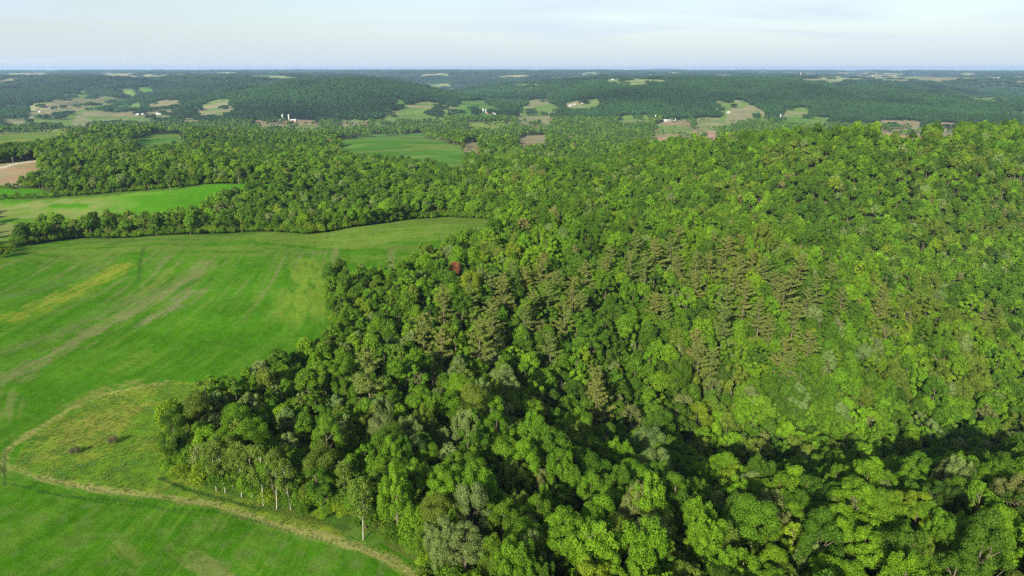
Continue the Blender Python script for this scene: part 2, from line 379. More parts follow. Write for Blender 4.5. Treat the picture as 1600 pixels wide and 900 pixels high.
c = lay(c, RIM * (.5 + .5 * sstep(.4, .6, fbm((X + .4 * Y) / 40, (Y - .4 * X) / 4, 71, 3))), (0.145, 0.215, 0.030), .9)
c = lay(c, sstep(345, 375, Y + (grain2 - .5) * 40) * sstep(.35, .6, fbm(X / 30, Y / 5, 72, 3)), (0.12, 0.195, 0.028), .8)
ROUGH = ipoly(wpts([(20, 735), (40, 690), (110, 645), (170, 615), (265, 596), (330, 600), (262, 668), (268, 742), (480, 803), (680, 905), (680, 1000), (640, 915), (590, 868), (380, 803), (200, 770), (80, 752)]), jx2[m], jy2[m])
c = lay(c, ROUGH * 1.0, (0.105, 0.200, 0.016), .85)
c = lay(c, ROUGH * sstep(.42, .66, fbm(X / 6, Y / 6, 73, 4)), (0.17, 0.215, 0.025), .9)
c = lay(c, ROUGH * sstep(.55, .75, fbm(X / 4 + 9, Y / 4, 74, 4)), (0.045, 0.12, 0.02), .7)
for pl, w, colr, k in [
    ([(-40, 512), (0, 500), (60, 480), (120, 458), (160, 436), (184, 418)], 5.0, (0.19, 0.23, 0.025), 1.0),
    ([(62, 497), (110, 480), (160, 456), (200, 432)], 1.3, (0.13, 0.18, 0.05), .7),
    ([(0, 468), (90, 445), (150, 418)], 5, (0.10, 0.15, 0.045), .5),
    ([(205, 466), (240, 446), (268, 422)], 3.4, (0.14, 0.20, 0.03), .8),
    ([(-40, 615), (0, 596), (60, 566), (120, 532), (160, 506), (220, 480), (270, 452), (300, 432), (325, 412)], 4.4, (0.175, 0.180, 0.070), .8),
    ([(-20, 560), (60, 530), (120, 508), (180, 480), (250, 452)], 3.5, (0.12, 0.16, 0.05), .6),
    ([(215, 508), (262, 484), (302, 455)], 2.2, (0.20, 0.17, 0.10), .7),
    ([(160, 582), (215, 562), (228, 556)], 3.0, (0.12, 0.20, 0.02), .7),
    ([(452, 505), (470, 470), (478, 430), (470, 405)], 4.5, (0.15, 0.23, 0.025), .9),
    ([(500, 500), (500, 460), (496, 410)], 3.5, (0.14, 0.22, 0.025), .9),
    ([(430, 500), (438, 455)], 3.0, (0.12, 0.20, 0.025), .7),
    ([(405, 395), (440, 392), (500, 396)], 3.5, (0.14, 0.18, 0.05), .7),
    ([(5, 738), (3, 716), (15, 700), (35, 685), (70, 664), (110, 640), (150, 622), (200, 608), (262, 597)], 1.3, (0.25, 0.26, 0.07), 1.1),
    ([(120, 632), (160, 612), (215, 598)], 2.6, (0.19, 0.21, 0.05), .8),
    ([(110, 700), (140, 668), (180, 652), (200, 642)], 5.5, (0.20, 0.21, 0.035), .95),
    ([(20, 610), (10, 650)], 2.5, (0.18, 0.20, 0.06), .6),
    ([(10, 728), (40, 738), (90, 755), (150, 765), (210, 771), (280, 780), (340, 790), (380, 803), (430, 820), (500, 840), (560, 856), (600, 872), (655, 902)], 1.25, (0.26, 0.265, 0.08), 1.1),
    ([(180, 845), (200, 860), (215, 880)], 2.0, (0.17, 0.20, 0.05), .6),
    ([(310, 870), (330, 890), (360, 905)], 2.6, (0.18, 0.20, 0.06), .7),
    ([(540, 800), (600, 820), (640, 850)], 3.5, (0.17, 0.19, 0.05), .6),
]:
    W_ = wpts(pl); d, run = seg_dist(W_, X, Y); L_ = sum(math.dist(W_[i], W_[i + 1]) for i in range(len(W_) - 1))
    near_ = d < w * 3.2; stri = np.full(X.shape, .5)
    ca, sa = np.array(W_[-1]) - np.array(W_[0]); hh = math.hypot(ca, sa) + 1e-6; cr_ = (X[near_] * sa - Y[near_] * ca) / hh
    stri[near_] = fbm(run[near_] * L_ / 11, cr_ / (.25 * w + .3), 5, 4)
    edge = d / (w * 1.25) + (grain2 - .5) * 1.2 + (grain - .5) * 1.0 + (stri - .5) * (3.4 if w > 2 else 1.0)
    taper = sstep(0, .12, run) * 0.5 + .5
    c = lay(c, sstep(1.1, .25, edge) * taper, colr, k * .9)
for pl, w, k in [([(8, 760), (7, 735), (8, 712), (22, 696)], .45, .8), ([(0, 742), (0, 715), (14, 692)], .5, .6),
              ([(10, 728), (40, 738), (90, 755), (150, 765), (210, 771), (280, 780), (340, 790), (380, 803), (430, 820), (500, 840), (560, 856), (600, 872), (655, 902)], .22, .5), ([(5, 738), (3, 716), (15, 700), (35, 685), (70, 664), (110, 640), (150, 622)], .22, .5),
              ([(20, 757), (100, 776), (200, 784), (260, 795), (330, 800), (400, 815), (440, 828), (520, 850)], .3, .8),
              ([(60, 770), (150, 784), (230, 793), (300, 804)], .3, .6), ([(40, 700), (90, 664), (150, 634)], .4, .5),
              ([(215, 440), (222, 394), (228, 384)], 1.2, .5), ([(50, 745), (120, 762), (210, 776), (330, 793), (420, 818)], .3, .5),
              ([(250, 748), (290, 765), (330, 776), (380, 789), (405, 797)], .9, .85), ([(400, 790), (470, 806), (540, 826)], 1.6, .55)]:
    d, run = seg_dist(wpts(pl), X, Y)
    c = lay(c, sstep(1.2, .3, d / w + (grain - .5) * .8), (0.020, 0.055, 0.012), k)
c *= (0.58 + 0.46 * grain)[:, None]
col[m] = c
fmask = np.zeros(x.size, np.float32); fmask[m] = 1 - ROUGH * .7
# gravel lane through the brown field
lane = wpts([(-80, 270), (-20, 268), (0, 263), (20, 257), (45, 253), (63, 251)])
d, run = seg_dist(lane, x, y); col[d < 2.6] = (0.42, 0.40, 0.33)
na, nr = len(AZ), len(RR)
ii = (np.arange(nr - 1)[:, None] * na + np.arange(na - 1)[None]).ravel()
Fg = np.stack([ii, ii + 1, ii + 1 + na, ii + na], -1)[:, ::-1]
V = np.stack([x, y, ZG.ravel()], -1)

# ---------------------------------------------------------------- materials
def new_mat(name):
    m = bpy.data.materials.new(name); m.use_nodes = True
    nt = m.node_tree; b = nt.nodes['Principled BSDF']; b.inputs['Specular IOR Level'].default_value = 0.15; b.inputs['Roughness'].default_value = 0.9
    return m, nt.nodes, nt.links, b
def mixc(nd, lk, blend, fac, a, b):
    n = nd.new('ShaderNodeMix'); n.data_type = 'RGBA'; n.blend_type = blend; n.clamp_factor = True
    for i, v in ((0, fac), (6, a), (7, b)):
        if isinstance(v, (int, float)): n.inputs[i].default_value = v
        elif isinstance(v, tuple): n.inputs[i].default_value = (*v, 1)
        else: lk.new(v, n.inputs[i])
    return n.outputs[2]
def noise(nd, lk, scale, detail=4, rough=.6, vec=None):
    n = nd.new('ShaderNodeTexNoise'); n.inputs['Scale'].default_value = scale; n.inputs['Detail'].default_value = detail; n.inputs['Roughness'].default_value = rough
    if vec is not None: lk.new(vec, n.inputs['Vector'])
    return n.outputs['Fac']
def remap(nd, lk, v, a, b, c, d):
    n = nd.new('ShaderNodeMapRange'); lk.new(v, n.inputs[0])
    for i, q in enumerate((a, b, c, d)): n.inputs[i + 1].default_value = q
    return n.outputs[0]
def ground_mat():
    m, nd, lk, b = new_mat('ground_cover')
    a = nd.new('ShaderNodeAttribute'); a.attribute_name = 'cover'
    t = nd.new('ShaderNodeTexCoord').outputs['Object']
    g1 = remap(nd, lk, noise(nd, lk, 2.6, 5, .75, t), .3, .7, .62, 1.38)
    g2 = remap(nd, lk, noise(nd, lk, .012, 5, .65, t), .3, .7, .82, 1.18)
    mu = nd.new('ShaderNodeMath'); mu.operation = 'MULTIPLY'; lk.new(g1, mu.inputs[0]); lk.new(g2, mu.inputs[1])
    vm = nd.new('ShaderNodeVectorMath'); vm.operation = 'SCALE'; lk.new(a.outputs['Color'], vm.inputs[0]); lk.new(mu.outputs[0], vm.inputs['Scale'])
    fa = nd.new('ShaderNodeAttribute'); fa.attribute_name = 'field'
    mp_ = nd.new('ShaderNodeMapping'); mp_.inputs['Scale'].default_value = (1.1, .035, 1); mp_.inputs['Rotation'].default_value = (0, 0, .06); lk.new(t, mp_.inputs[0])
    rows = remap(nd, lk, noise(nd, lk, 1.0, 4, .7, mp_.outputs[0]), .5, .72, 0, 1)
    mf = nd.new('ShaderNodeMath'); mf.operation = 'MULTIPLY'; lk.new(rows, mf.inputs[0]); lk.new(fa.outputs['Fac'], mf.inputs[1])
    mf2 = nd.new('ShaderNodeMath'); mf2.operation = 'MULTIPLY'; lk.new(mf.outputs[0], mf2.inputs[0]); lk.new(remap(nd, lk, noise(nd, lk, .02, 3, .6, t), .35, .65, .1, .55), mf2.inputs[1])
    c1_ = mixc(nd, lk, 'MIX', mf2.outputs[0], vm.outputs[0], (.125, .185, .028))
    spk = nd.new('ShaderNodeMath'); spk.operation = 'MULTIPLY'; lk.new(remap(nd, lk, noise(nd, lk, 1.7, 3, .8, t), .62, .78, 0, .5), spk.inputs[0]); lk.new(fa.outputs['Fac'], spk.inputs[1])
    lk.new(mixc(nd, lk, 'MIX', spk.outputs[0], c1_, (.11, .19, .02)), b.inputs['Base Color'])
    bp = nd.new('ShaderNodeBump'); bp.inputs['Strength'].default_value = .55; bp.inputs['Distance'].default_value = .35
    lk.new(noise(nd, lk, 1.3, 5, .75, t), bp.inputs['Height']); lk.new(bp.outputs[0], b.inputs['Normal'])
    b.inputs['Roughness'].default_value = 1; b.inputs['Specular IOR Level'].default_value = 0.0
    return m
def leaf_mat(name, sheen=.12):
    m, nd, lk, b = new_mat(name)
    a = nd.new('ShaderNodeAttribute'); a.attribute_type = 'INSTANCER'; a.attribute_name = 'tone'
    v = nd.new('ShaderNodeAttribute'); v.attribute_name = 'leafvar'
    mp_ = remap(nd, lk, v.outputs['Fac'], 0, 1, .74, 1.26)
    vm = nd.new('ShaderNodeVectorMath'); vm.operation = 'SCALE'; lk.new(a.outputs['Vector'], vm.inputs[0]); lk.new(mp_, vm.inputs['Scale'])
    hs = nd.new('ShaderNodeHueSaturation'); lk.new(vm.outputs[0], hs.inputs['Color'])
    lk.new(remap(nd, lk, v.outputs['Fac'], 0, 1, .508, .502), hs.inputs['Hue'])
    lk.new(hs.outputs[0], b.inputs['Base Color']); b.inputs['Roughness'].default_value = .65; b.inputs['Specular IOR Level'].default_value = sheen
    tr = nd.new('ShaderNodeBsdfTranslucent')
    lk.new(mixc(nd, lk, 'MULTIPLY', 1.0, hs.outputs[0], (1.25, 1.2, .6)), tr.inputs['Color'])
    ms = nd.new('ShaderNodeMixShader'); ms.inputs[0].default_value = .38
    lk.new(b.outputs[0], ms.inputs[1]); lk.new(tr.outputs[0], ms.inputs[2]); lk.new(ms.outputs[0], nd['Material Output'].inputs['Surface'])
    return m
def flat_mat(name, c, var=.25, scale=.6, rough=.85):
    m, nd, lk, b = new_mat(name)
    t = nd.new('ShaderNodeTexCoord').outputs['Object']
    s = remap(nd, lk, noise(nd, lk, scale, 4, .6, t), .3, .7, 1 - var, 1 + var)
    vm = nd.new('ShaderNodeVectorMath'); vm.operation = 'SCALE'; vm.inputs[0].default_value = c; lk.new(s, vm.inputs['Scale'])
    lk.new(vm.outputs[0], b.inputs['Base Color']); b.inputs['Roughness'].default_value = rough
    return m
M_ground = ground_mat(); M_leaf = leaf_mat('foliage'); M_needle = leaf_mat('needles', .05)
M_bark = flat_mat('bark', (.12, .095, .07), .4, 1.5); M_birch = flat_mat('pale_bark', (.27, .25, .20), .3, 2.0); M_dead = flat_mat('bare_wood', (.24, .18, .13), .3, 2)

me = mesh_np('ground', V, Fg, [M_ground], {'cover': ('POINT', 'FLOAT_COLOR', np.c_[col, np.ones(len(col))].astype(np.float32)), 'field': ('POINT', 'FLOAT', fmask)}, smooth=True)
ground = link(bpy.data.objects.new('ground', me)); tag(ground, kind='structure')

# ---------------------------------------------------------------- trees
def leaves(cen, rad, n, size, g, up=.25, flat=1.0, spread=.55, shell=(.62, 1.05)):
    """n leaf clusters spread over the shells of puffs: cen (k,3), rad (k,3)"""
    k = len(cen); idx = g.integers(0, k, n); w = rad.prod(1) ** (2 / 3); idx = g.choice(k, n, p=w / w.sum())
    d = g.normal(size=(n, 3)); d[:, 2] += up; d /= np.linalg.norm(d, axis=1)[:, None]
    p = cen[idx] + d * rad[idx] * g.uniform(*shell, (n, 1))
    nn = d * np.array([1, 1, flat]) + g.normal(size=(n, 3)) * spread; nn /= np.linalg.norm(nn, axis=1)[:, None]
    a = np.cross(nn, g.normal(size=(n, 3))); a /= np.linalg.norm(a, axis=1)[:, None]; b = np.cross(nn, a)
    s = size * g.uniform(.6, 1.35, (n, 1)); a = a * s * .5; b = b * s * .36
    V = np.stack([p - a, p - b * 1.0 + a * .12, p + a, p + b * 1.0 - a * .12], 1).reshape(-1, 3)
    F = np.arange(4 * n).reshape(-1, 4)
    pv = g.uniform(0, 1, k)[idx]; lv = np.clip(.5 + (pv - .5) * .55 + g.normal(size=n) * .17, 0, 1)
    return V, F, lv
def tube(p0, p1, r0, r1, sides=5):
    p0, p1 = np.array(p0, float), np.array(p1, float); d = p1 - p0; d /= np.linalg.norm(d) + 1e-9
    a = np.cross(d, [.3, .8, .2] if abs(d[2]) > .9 else [0, 0, 1]); a /= np.linalg.norm(a); b = np.cross(d, a)
    th = np.arange(sides) * 2 * math.pi / sides
    ring = np.cos(th)[:, None] * a + np.sin(th)[:, None] * b
    V = np.r_[p0 + ring * r0, p1 + ring * r1]; i = np.arange(sides); j = (i + 1) % sides
    return V, np.stack([i, j, j + sides, i + sides], -1)
def joinm(parts):
    Vs, Fs, o = [], [], 0
    for v, f in parts: Vs.append(v); Fs.append(f + o); o += len(v)
    return np.concatenate(Vs), np.concatenate(Fs)
def bent(p0, p1, r0, r1, g, seg=3, wob=.06, sides=5):
    p0, p1 = np.array(p0, float), np.array(p1, float); L = np.linalg.norm(p1 - p0); pts = [p0]
    for i in range(1, seg): pts.append(p0 + (p1 - p0) * i / seg + g.normal(size=3) * L * wob)
    pts.append(p1); out = []
    for i in range(seg):
        a, b = r0 + (r1 - r0) * i / seg, r0 + (r1 - r0) * (i + 1) / seg
        out.append(tube(pts[i], pts[i + 1], a, b, sides))
    return out
# puff layouts per form; heights in metres for a tree of about 17 m
def puffs(form, g, k):
    if form == 'rounded':
        u = g.normal(size=(k, 3)); u[:, 2] = np.abs(u[:, 2]) * 1.0 - .25; u /= np.linalg.norm(u, axis=1)[:, None]
        c = np.array([0, 0, 10.0]) + u * np.array([3.6, 3.6, 5.2]) * g.uniform(.72, 1.0, (k, 1)); r = g.uniform(1.0, 1.75, k)
        R3 = np.stack([r, r, r * .85], -1)
    elif form == 'tall':
        t = g.uniform(0, 1, k); h = 4.5 + t * 12.5; w = 3.1 * np.sin(np.clip(t * .86 + .14, 0, 1) * math.pi) ** .6 + .3
        a = g.uniform(0, 6.283, k); c = np.stack([np.cos(a) * w, np.sin(a) * w, h], -1); r = g.uniform(.85, 1.45, k)
        R3 = np.stack([r, r, r * 1.1], -1)
    elif form == 'plumed':
        a = g.uniform(0, 6.283, k); q = np.sqrt(g.uniform(0, 1, k)) * 3.9; h = 14.5 - q ** 2 * .28 + g.normal(size=k) * 1.3 - (g.uniform(0, 1, k) < .3) * g.uniform(2, 5, k)
        c = np.stack([np.cos(a) * q, np.sin(a) * q, h], -1); r = g.uniform(.6, .95, k)
        R3 = np.stack([r, r, r * 2.1], -1)
    elif form == 'many-lobed':
        L = 5; la = np.arange(L) * 6.283 / L + g.normal(size=L) * .4; lc = np.stack([np.cos(la) * 2.9, np.sin(la) * 2.9, g.uniform(7.5, 12.5, L)], -1); lc = np.r_[lc, [[0, 0, 14.0]]]
        li = g.integers(0, L + 1, k); u = g.normal(size=(k, 3)); u[:, 2] = np.abs(u[:, 2]) - .15; u /= np.linalg.norm(u, axis=1)[:, None]
        c = lc[li] + u * np.array([2.1, 2.1, 1.9]); r = g.uniform(.7, 1.2, k)
        R3 = np.stack([r, r, r * .8], -1)
    elif form == 'dome':
        u = g.normal(size=(k, 3)); u[:, 2] = np.where(u[:, 2] < -.3, -u[:, 2], u[:, 2]); u /= np.linalg.norm(u, axis=1)[:, None]
        c = np.array([0, 0, 8.6]) + u * np.array([3.3, 3.3, 5.8]) * g.uniform(.6, 1.0, (k, 1)); r = g.uniform(1.1, 1.8, k); c[:, :2] *= (1.12 - .035 * (c[:, 2:] - 4).clip(0)); R3 = np.stack([r, r, r * .95], -1)
    elif form == 'shrubby':
        u = g.normal(size=(k, 3)); u[:, 2] = np.abs(u[:, 2]); u /= np.linalg.norm(u, axis=1)[:, None]
        c = np.array([0, 0, 3.0]) + u * np.array([3.6, 3.6, 4.0]) * g.uniform(.6, 1, (k, 1)); r = g.uniform(1.0, 1.6, k); R3 = np.stack([r, r, r], -1)
    return c, R3
def trunk_geo(form, g, c, limbs=9, sides=6, rad=.26):
    top = c[:, 2].max() - 1.5; parts = []
    lean = g.normal(size=2) * .5
    spine = [np.array([lean[0] * t, lean[1] * t, top * t]) for t in (0, .3, .6, 1.0)]; spine[0][2] = -1.2
    rr = [rad * 1.25, rad, rad * .62, .07]
    for i in range(3): parts.append(tube(spine[i], spine[i + 1], rr[i], rr[i + 1], sides))
    for j in g.choice(len(c), min(limbs, len(c)), replace=False):
        e = c[j]; b = max(2.5, e[2] - np.hypot(e[0], e[1]) * .9 - 1.0); t = b / top
        s = np.array([lean[0] * t, lean[1] * t, b]); parts += bent(s, e, rad * .38, .05, g, 2, .06, 4)
    return joinm(parts)
def pine_geo(g, density=1.0):
    """white pine: whorls of level boughs, flat needle sprays, gaps between the whorls"""
    h = 21.0; parts = [tube((0, 0, -1.2), (0, 0, h * .55), .30, .20, 6), tube((0, 0, h * .55), (0, 0, h - .3), .20, .04, 6)]
    cs, rs = [], []; z = h * .34
    while z < h - .6:
        t = (z - h * .34) / (h * .66); L = (4.9 * (1 - t) ** .7 + .6) * g.uniform(.75, 1.12); nb = g.integers(4, 7); a0 = g.uniform(0, 6.28)
        for b in range(nb):
            if g.uniform() < .13: continue
            a = a0 + b * 6.283 / nb + g.normal() * .22; l = L * g.uniform(.6, 1.15); rise = g.uniform(.05, .60) * l + t * l * .55; z_ = z + g.normal() * .45
            e = np.array([math.cos(a) * l, math.sin(a) * l, z_ + rise]); parts += [tube((0, 0, z_), e, .07, .025, 4)]
            for q in np.linspace(.38, 1.0, max(2, int(l * 1.15))):
                cs.append(e * [q, q, 1] * 1.0 + [0, 0, (q - 1) * rise * .8 + g.normal() * .1]); s = (.50 + .35 * l / 4) * (1.15 - .35 * q); rs.append([s * 1.15, s * 1.15, .40])
        z += g.uniform(1.0, 2.0) * (1.1 - .35 * t)
    cs.append([0, 0, h - .3]); rs.append([.35, .35, .8])
    return joinm(parts), np.array(cs), np.array(rs)
def bare_geo(g, h=13.0, sides=4):
    parts = []
    def grow(p, d, L, r, lev):
        e = p + d * L; parts.append(tube(p, e, r, r * .6, sides))
        if lev == 0: return
        for k in range(3 if lev < 3 else 4):
            nd_ = d + g.normal(size=3) * .55; nd_[2] = abs(nd_[2]) * .8 + .15; nd_ /= np.linalg.norm(nd_)
            q = p + (e - p) * g.uniform(.55, 1.0); grow(q, nd_, L * g.uniform(.45, .72), r * .5, lev - 1)
    grow(np.array([0, 0, -1.0]), np.array([.05, .02, 1.0]), h * .55, .26, 4)
    return joinm(parts)

def set_tone(o, c): o['tone'] = [float(v) for v in c]
FORMS = ['rounded', 'tall', 'plumed', 'many-lobed']
near_protos = {}                      # form -> list of (crown mesh, trunk mesh)
for fi, f in enumerate(FORMS):
    near_protos[f] = []
    for v in range(4):
        g = np.random.default_rng(100 + fi * 10 + v); k = {'rounded': 38, 'tall': 40, 'plumed': 60, 'many-lobed': 60}[f]
        c, r3 = puffs(f, g, k); Vl, Fl, lv = leaves(c, r3, 18000, .265, g, flat=.9, spread=.42)
        cm = mesh_np('crown', Vl, Fl, [M_leaf], {'leafvar': ('FACE', 'FLOAT', lv.astype(np.float32))})
        Vt, Ft = trunk_geo(f, g, c, 12); tm = mesh_np('trunk', Vt, Ft, [M_bark], smooth=True)
        near_protos[f].append((cm, tm))
def one_mesh_tree(name, g, f, k, n, size, limbs=5, bark=None, sides=4):
    c, r3 = puffs(f, g, k); Vl, Fl, lv = leaves(c, r3, n, size, g, flat=.9, spread=.42)
    Vt, Ft = trunk_geo(f, g, c, limbs, sides)
    V = np.r_[Vl, Vt]; Fa = np.r_[Fl, Ft + len(Vl)]; mi = np.r_[np.zeros(len(Fl)), np.ones(len(Ft))]; lv = np.r_[lv, np.full(len(Ft), .5)]
    return mesh_np(name, V, Fa, [M_leaf, bark or M_bark], {'leafvar': ('FACE', 'FLOAT', lv.astype(np.float32))}, mi)
pool = {}                             # collections of source meshes for the woods
def pool_coll(name, meshes):
    c = bpy.data.collections.new(name)
    for i, m in enumerate(meshes): c.objects.link(bpy.data.objects.new('%s_%02d' % (name, i), m))
    pool[name] = c; return c
mid = [one_mesh_tree('m', np.random.default_rng(300 + i), ['dome', 'tall', 'dome', 'many-lobed', 'rounded', 'dome'][i % 6], 38, 4400, .54) for i in range(12)]
low = [one_mesh_tree('l', np.random.default_rng(400 + i), 'dome', 30, 1250, .92, 2) for i in range(6)]
tiny = [one_mesh_tree('t', np.random.default_rng(500 + i), 'dome', 16, 240, 1.9, 0) for i in range(4)]
pool_coll('mid_trees', mid); pool_coll('low_trees', low); pool_coll('tiny_trees', tiny)
clumps = []
for i in range(5):
    g = np.random.default_rng(600 + i); cs = []; rs = []
    for a in range(3):
        for b in range(3):
            s = g.uniform(.8, 1.2); cs.append([(a - 1) * 9.5 + g.normal() * 2, (b - 1) * 9.5 + g.normal() * 2, 9 * s]); rs.append([5.2 * s, 5.2 * s, 6.0 * s])
    Vl, Fl, lv = leaves(np.array(cs), np.array(rs), 520, 3.6, g, .7)
    clumps.append(mesh_np('c', Vl, Fl, [M_leaf], {'leafvar': ('FACE', 'FLOAT', lv.astype(np.float32))}))
pool_coll('clumps', clumps)

def scatter(name, coll, P, idx, rot, scl, tone):
    """ONE object whose points carry trees of a collection"""
    me = bpy.data.meshes.new(name); me.vertices.add(len(P)); me.vertices.foreach_set('co', P.astype(np.float32).ravel())
    for an, typ, arr, key in (('idx', 'INT', idx.astype(np.int32), 'value'), ('rot', 'FLOAT_VECTOR', rot.astype(np.float32), 'vector'), ('scl', 'FLOAT_VECTOR', scl.astype(np.float32), 'vector'), ('tone', 'FLOAT_VECTOR', tone.astype(np.float32), 'vector'), ('lod', 'INT', np.zeros(len(P), np.int32), 'value')):
        a = me.attributes.new(an, typ, 'POINT'); a.data.foreach_set(key, np.ascontiguousarray(arr).ravel())
    o = link(bpy.data.objects.new(name, me))
    return o
def gn(o, colls, lod):
    o.data.attributes['lod'].data.foreach_set('value', lod.astype(np.int32))
    ng = bpy.data.node_groups.new('planting', 'GeometryNodeTree'); ng.is_modifier = True
    ng.interface.new_socket('Geometry', in_out='INPUT', socket_type='NodeSocketGeometry'); ng.interface.new_socket('Geometry', in_out='OUTPUT', socket_type='NodeSocketGeometry')
    nd, lk = ng.nodes, ng.links; gi = nd.new('NodeGroupInput'); go = nd.new('NodeGroupOutput'); jn = nd.new('GeometryNodeJoinGeometry')
    mtp = nd.new('GeometryNodeMeshToPoints'); lk.new(gi.outputs[0], mtp.inputs['Mesh'])
    def att(n, t):
        a = nd.new('GeometryNodeInputNamedAttribute'); a.data_type = t; a.inputs['Name'].default_value = n; return a.outputs['Attribute']
    for k, c in enumerate(colls):
        ci = nd.new('GeometryNodeCollectionInfo'); ci.inputs['Collection'].default_value = c; ci.inputs['Separate Children'].default_value = True; ci.inputs['Reset Children'].default_value = True
        ip = nd.new('GeometryNodeInstanceOnPoints'); ip.inputs['Pick Instance'].default_value = True
        eq = nd.new('FunctionNodeCompare'); eq.data_type = 'INT'; eq.operation = 'EQUAL'; lk.new(att('lod', 'INT'), eq.inputs[2]); eq.inputs[3].default_value = k
        lk.new(mtp.outputs[0], ip.inputs['Points']); lk.new(eq.outputs[0], ip.inputs['Selection']); lk.new(ci.outputs[0], ip.inputs['Instance'])
        lk.new(att('idx', 'INT'), ip.inputs['Instance Index']); lk.new(att('rot', 'FLOAT_VECTOR'), ip.inputs['Rotation']); lk.new(att('scl', 'FLOAT_VECTOR'), ip.inputs['Scale'])
        lk.new(ip.outputs[0], jn.inputs[0])
    lk.new(jn.outputs[0], go.inputs[0])
    md = o.modifiers.new('planting', 'NODES'); md.node_group = ng

TONES = [('lime green', (.130, .238, .010)), ('fresh green', (.104, .196, .010)), ('deep green', (.072, .142, .009)), ('olive green', (.118, .172, .018)),
         ('pale grey-green', (.150, .210, .055)), ('yellow-green', (.165, .240, .012)), ('dark green', (.054, .106, .009)), ('tawny', (.150, .170, .045))]
TC = np.array([t[1] for t in TONES])
def pick_tones(x, y, g, px=None):
    """tone index per tree: clusters of like trees with scattered others"""
    n = fbm(x / 38, y / 38, 201, 3) + g.normal(size=x.size) * .085 - .09 * sstep(150, 330, x) * sstep(330, 430, y); u = g.uniform(size=x.size)  # more deep green at far right, painting in the shade of that slope
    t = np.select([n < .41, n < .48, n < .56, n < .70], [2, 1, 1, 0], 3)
    t = np.where(u < .06, 4, t); t = np.where((u > .10) & (u < .13), 5, t); t = np.where((u > .15) & (u < .27), 2, t); t = np.where((u > .27) & (u < .33), 6, t); t = np.where((u > .33) & (u < .345), 7, t)
    return t

def grid_pts(r0, r1, s, azm, g):
    """jittered hexagonal stand of trees between two distances"""
    yy = np.arange(0, r1, s * .866); out = []
    for j, yv in enumerate(yy):
        xm = min(r1, math.tan(azm) * yv + 60); xx = np.arange(-xm, xm, s) + (j % 2) * s * .5
        out.append(np.stack([xx, np.full(len(xx), yv)], -1))
    P = np.concatenate(out); P = P + g.uniform(-.38, .38, P.shape) * s; rr = np.hypot(P[:, 0], P[:, 1])
    return P[(rr >= r0) & (rr < r1) & (P[:, 1] > 55)]
stands = []
for lod, (r0, r1, s, azm, gap, sc) in enumerate([(70, 470, 5.7, R(47), .06, 1), (470, 1150, 6.2, R(43), .04, .86), (1150, 2600, 8.6, R(41), .04, 1.0), (2600, 5000, 26, R(40), .02, 1.0), (5000, 11000, 62, R(39), .03, 2.4), (11000, 24000, 150, R(39), .1, 7.0)]):
    g = np.random.default_rng(700 + lod); P = grid_pts(r0, r1, s, azm, g)
    P = P[~open_ground(P[:, 0], P[:, 1])]; P = P[g.uniform(size=len(P)) > gap]
    z = hgt(P[:, 0], P[:, 1])
    px, py, f = project(P[:, 0], P[:, 1], z + 16)
    mgn = 160 if lod < 2 else 90
    k = (px > -mgn) & (px < 1600 + mgn) & (py < 1060); P, z, px, py = P[k], z[k], px[k], py[k]
    stands.append(dict(P=P, z=z, px=px, py=py, s=sc, g=g, lod=lod))
    print('stand', lod, len(P))

# ---- hand-placed trees: pines, bare trees, birches (tops given where the photo shows them)
placed = []     # (x, y, clear radius)
PINES = [(692, 452), (738, 448), (765, 466), (820, 420), (818, 478), (862, 522), (660, 495), (688, 512), (875, 425), (896, 438), (906, 460), (858, 442), (770, 432), (955, 385), (944, 402),
 (985, 396), (1020, 378), (1024, 458), (1038, 470), (1042, 486), (1060, 396), (1086, 398), (1120, 366), (1136, 372), (1157, 368), (1113, 396), (1128, 404), (1180, 396), (1197, 404), (1212, 424),
 (1232, 432), (1166, 442), (1146, 420), (928, 576), (934, 604), (1096, 536), (1112, 550), (1090, 515), (745, 502), (1132, 484), (1190, 474), (1262, 452), (1252, 402), (1282, 432), (1242, 474),
 (1226, 530), (1236, 550), (1268, 520), (1302, 414), (1542, 470), (1562, 480), (800, 412), (790, 432), (836, 458), (996, 366), (1060, 352), (1052, 368), (882, 474), (1380, 450), (1376, 472), (806, 272),
 (575, 545), (1205, 500), (1215, 455), (1090, 430), (1160, 400), (1010, 396), (918, 410), (1320, 450), (845, 400), (770, 480), (1240, 420), (1140, 448)]
BARE = [(1310, 502, 11), (1386, 514, 13), (742, 776, 12), (1302, 578, 11), (1466, 560, 9), (1292, 628, 9), (664, 586, 12), (875, 590, 11), (1560, 530, 10), (1335, 640, 8), (527, 502, 8), (780, 868, 9)]
BIRCH = [(326, 690), (446, 722), (384, 702), (560, 752), (340, 690), (353, 688), (366, 696), (400, 705), (422, 712), (535, 726), (478, 322), (511, 326), (634, 306), (680, 300), (686, 304), (370, 262), (386, 262), (277, 270), (262, 272), (1178, 420)]
MAP_OPEN = lambda p: bool(open_ground(np.array([p[0]]), np.array([p[1]]))[0])
for p in placed: pass
g = np.random.default_rng(77)
pine_protos = []
for v in range(6):
    gg = np.random.default_rng(800 + v); (Vt, Ft), cs, rs = pine_geo(gg)
    Vl, Fl, lv = leaves(cs, rs, 8500, .34, gg, up=.15, flat=1.2, spread=.5)
    pine_protos.append((mesh_np('crown', Vl, Fl, [M_needle], {'leafvar': ('FACE', 'FLOAT', lv.astype(np.float32))}), mesh_np('trunk', Vt, Ft, [M_bark], smooth=True)))
birch_protos = []
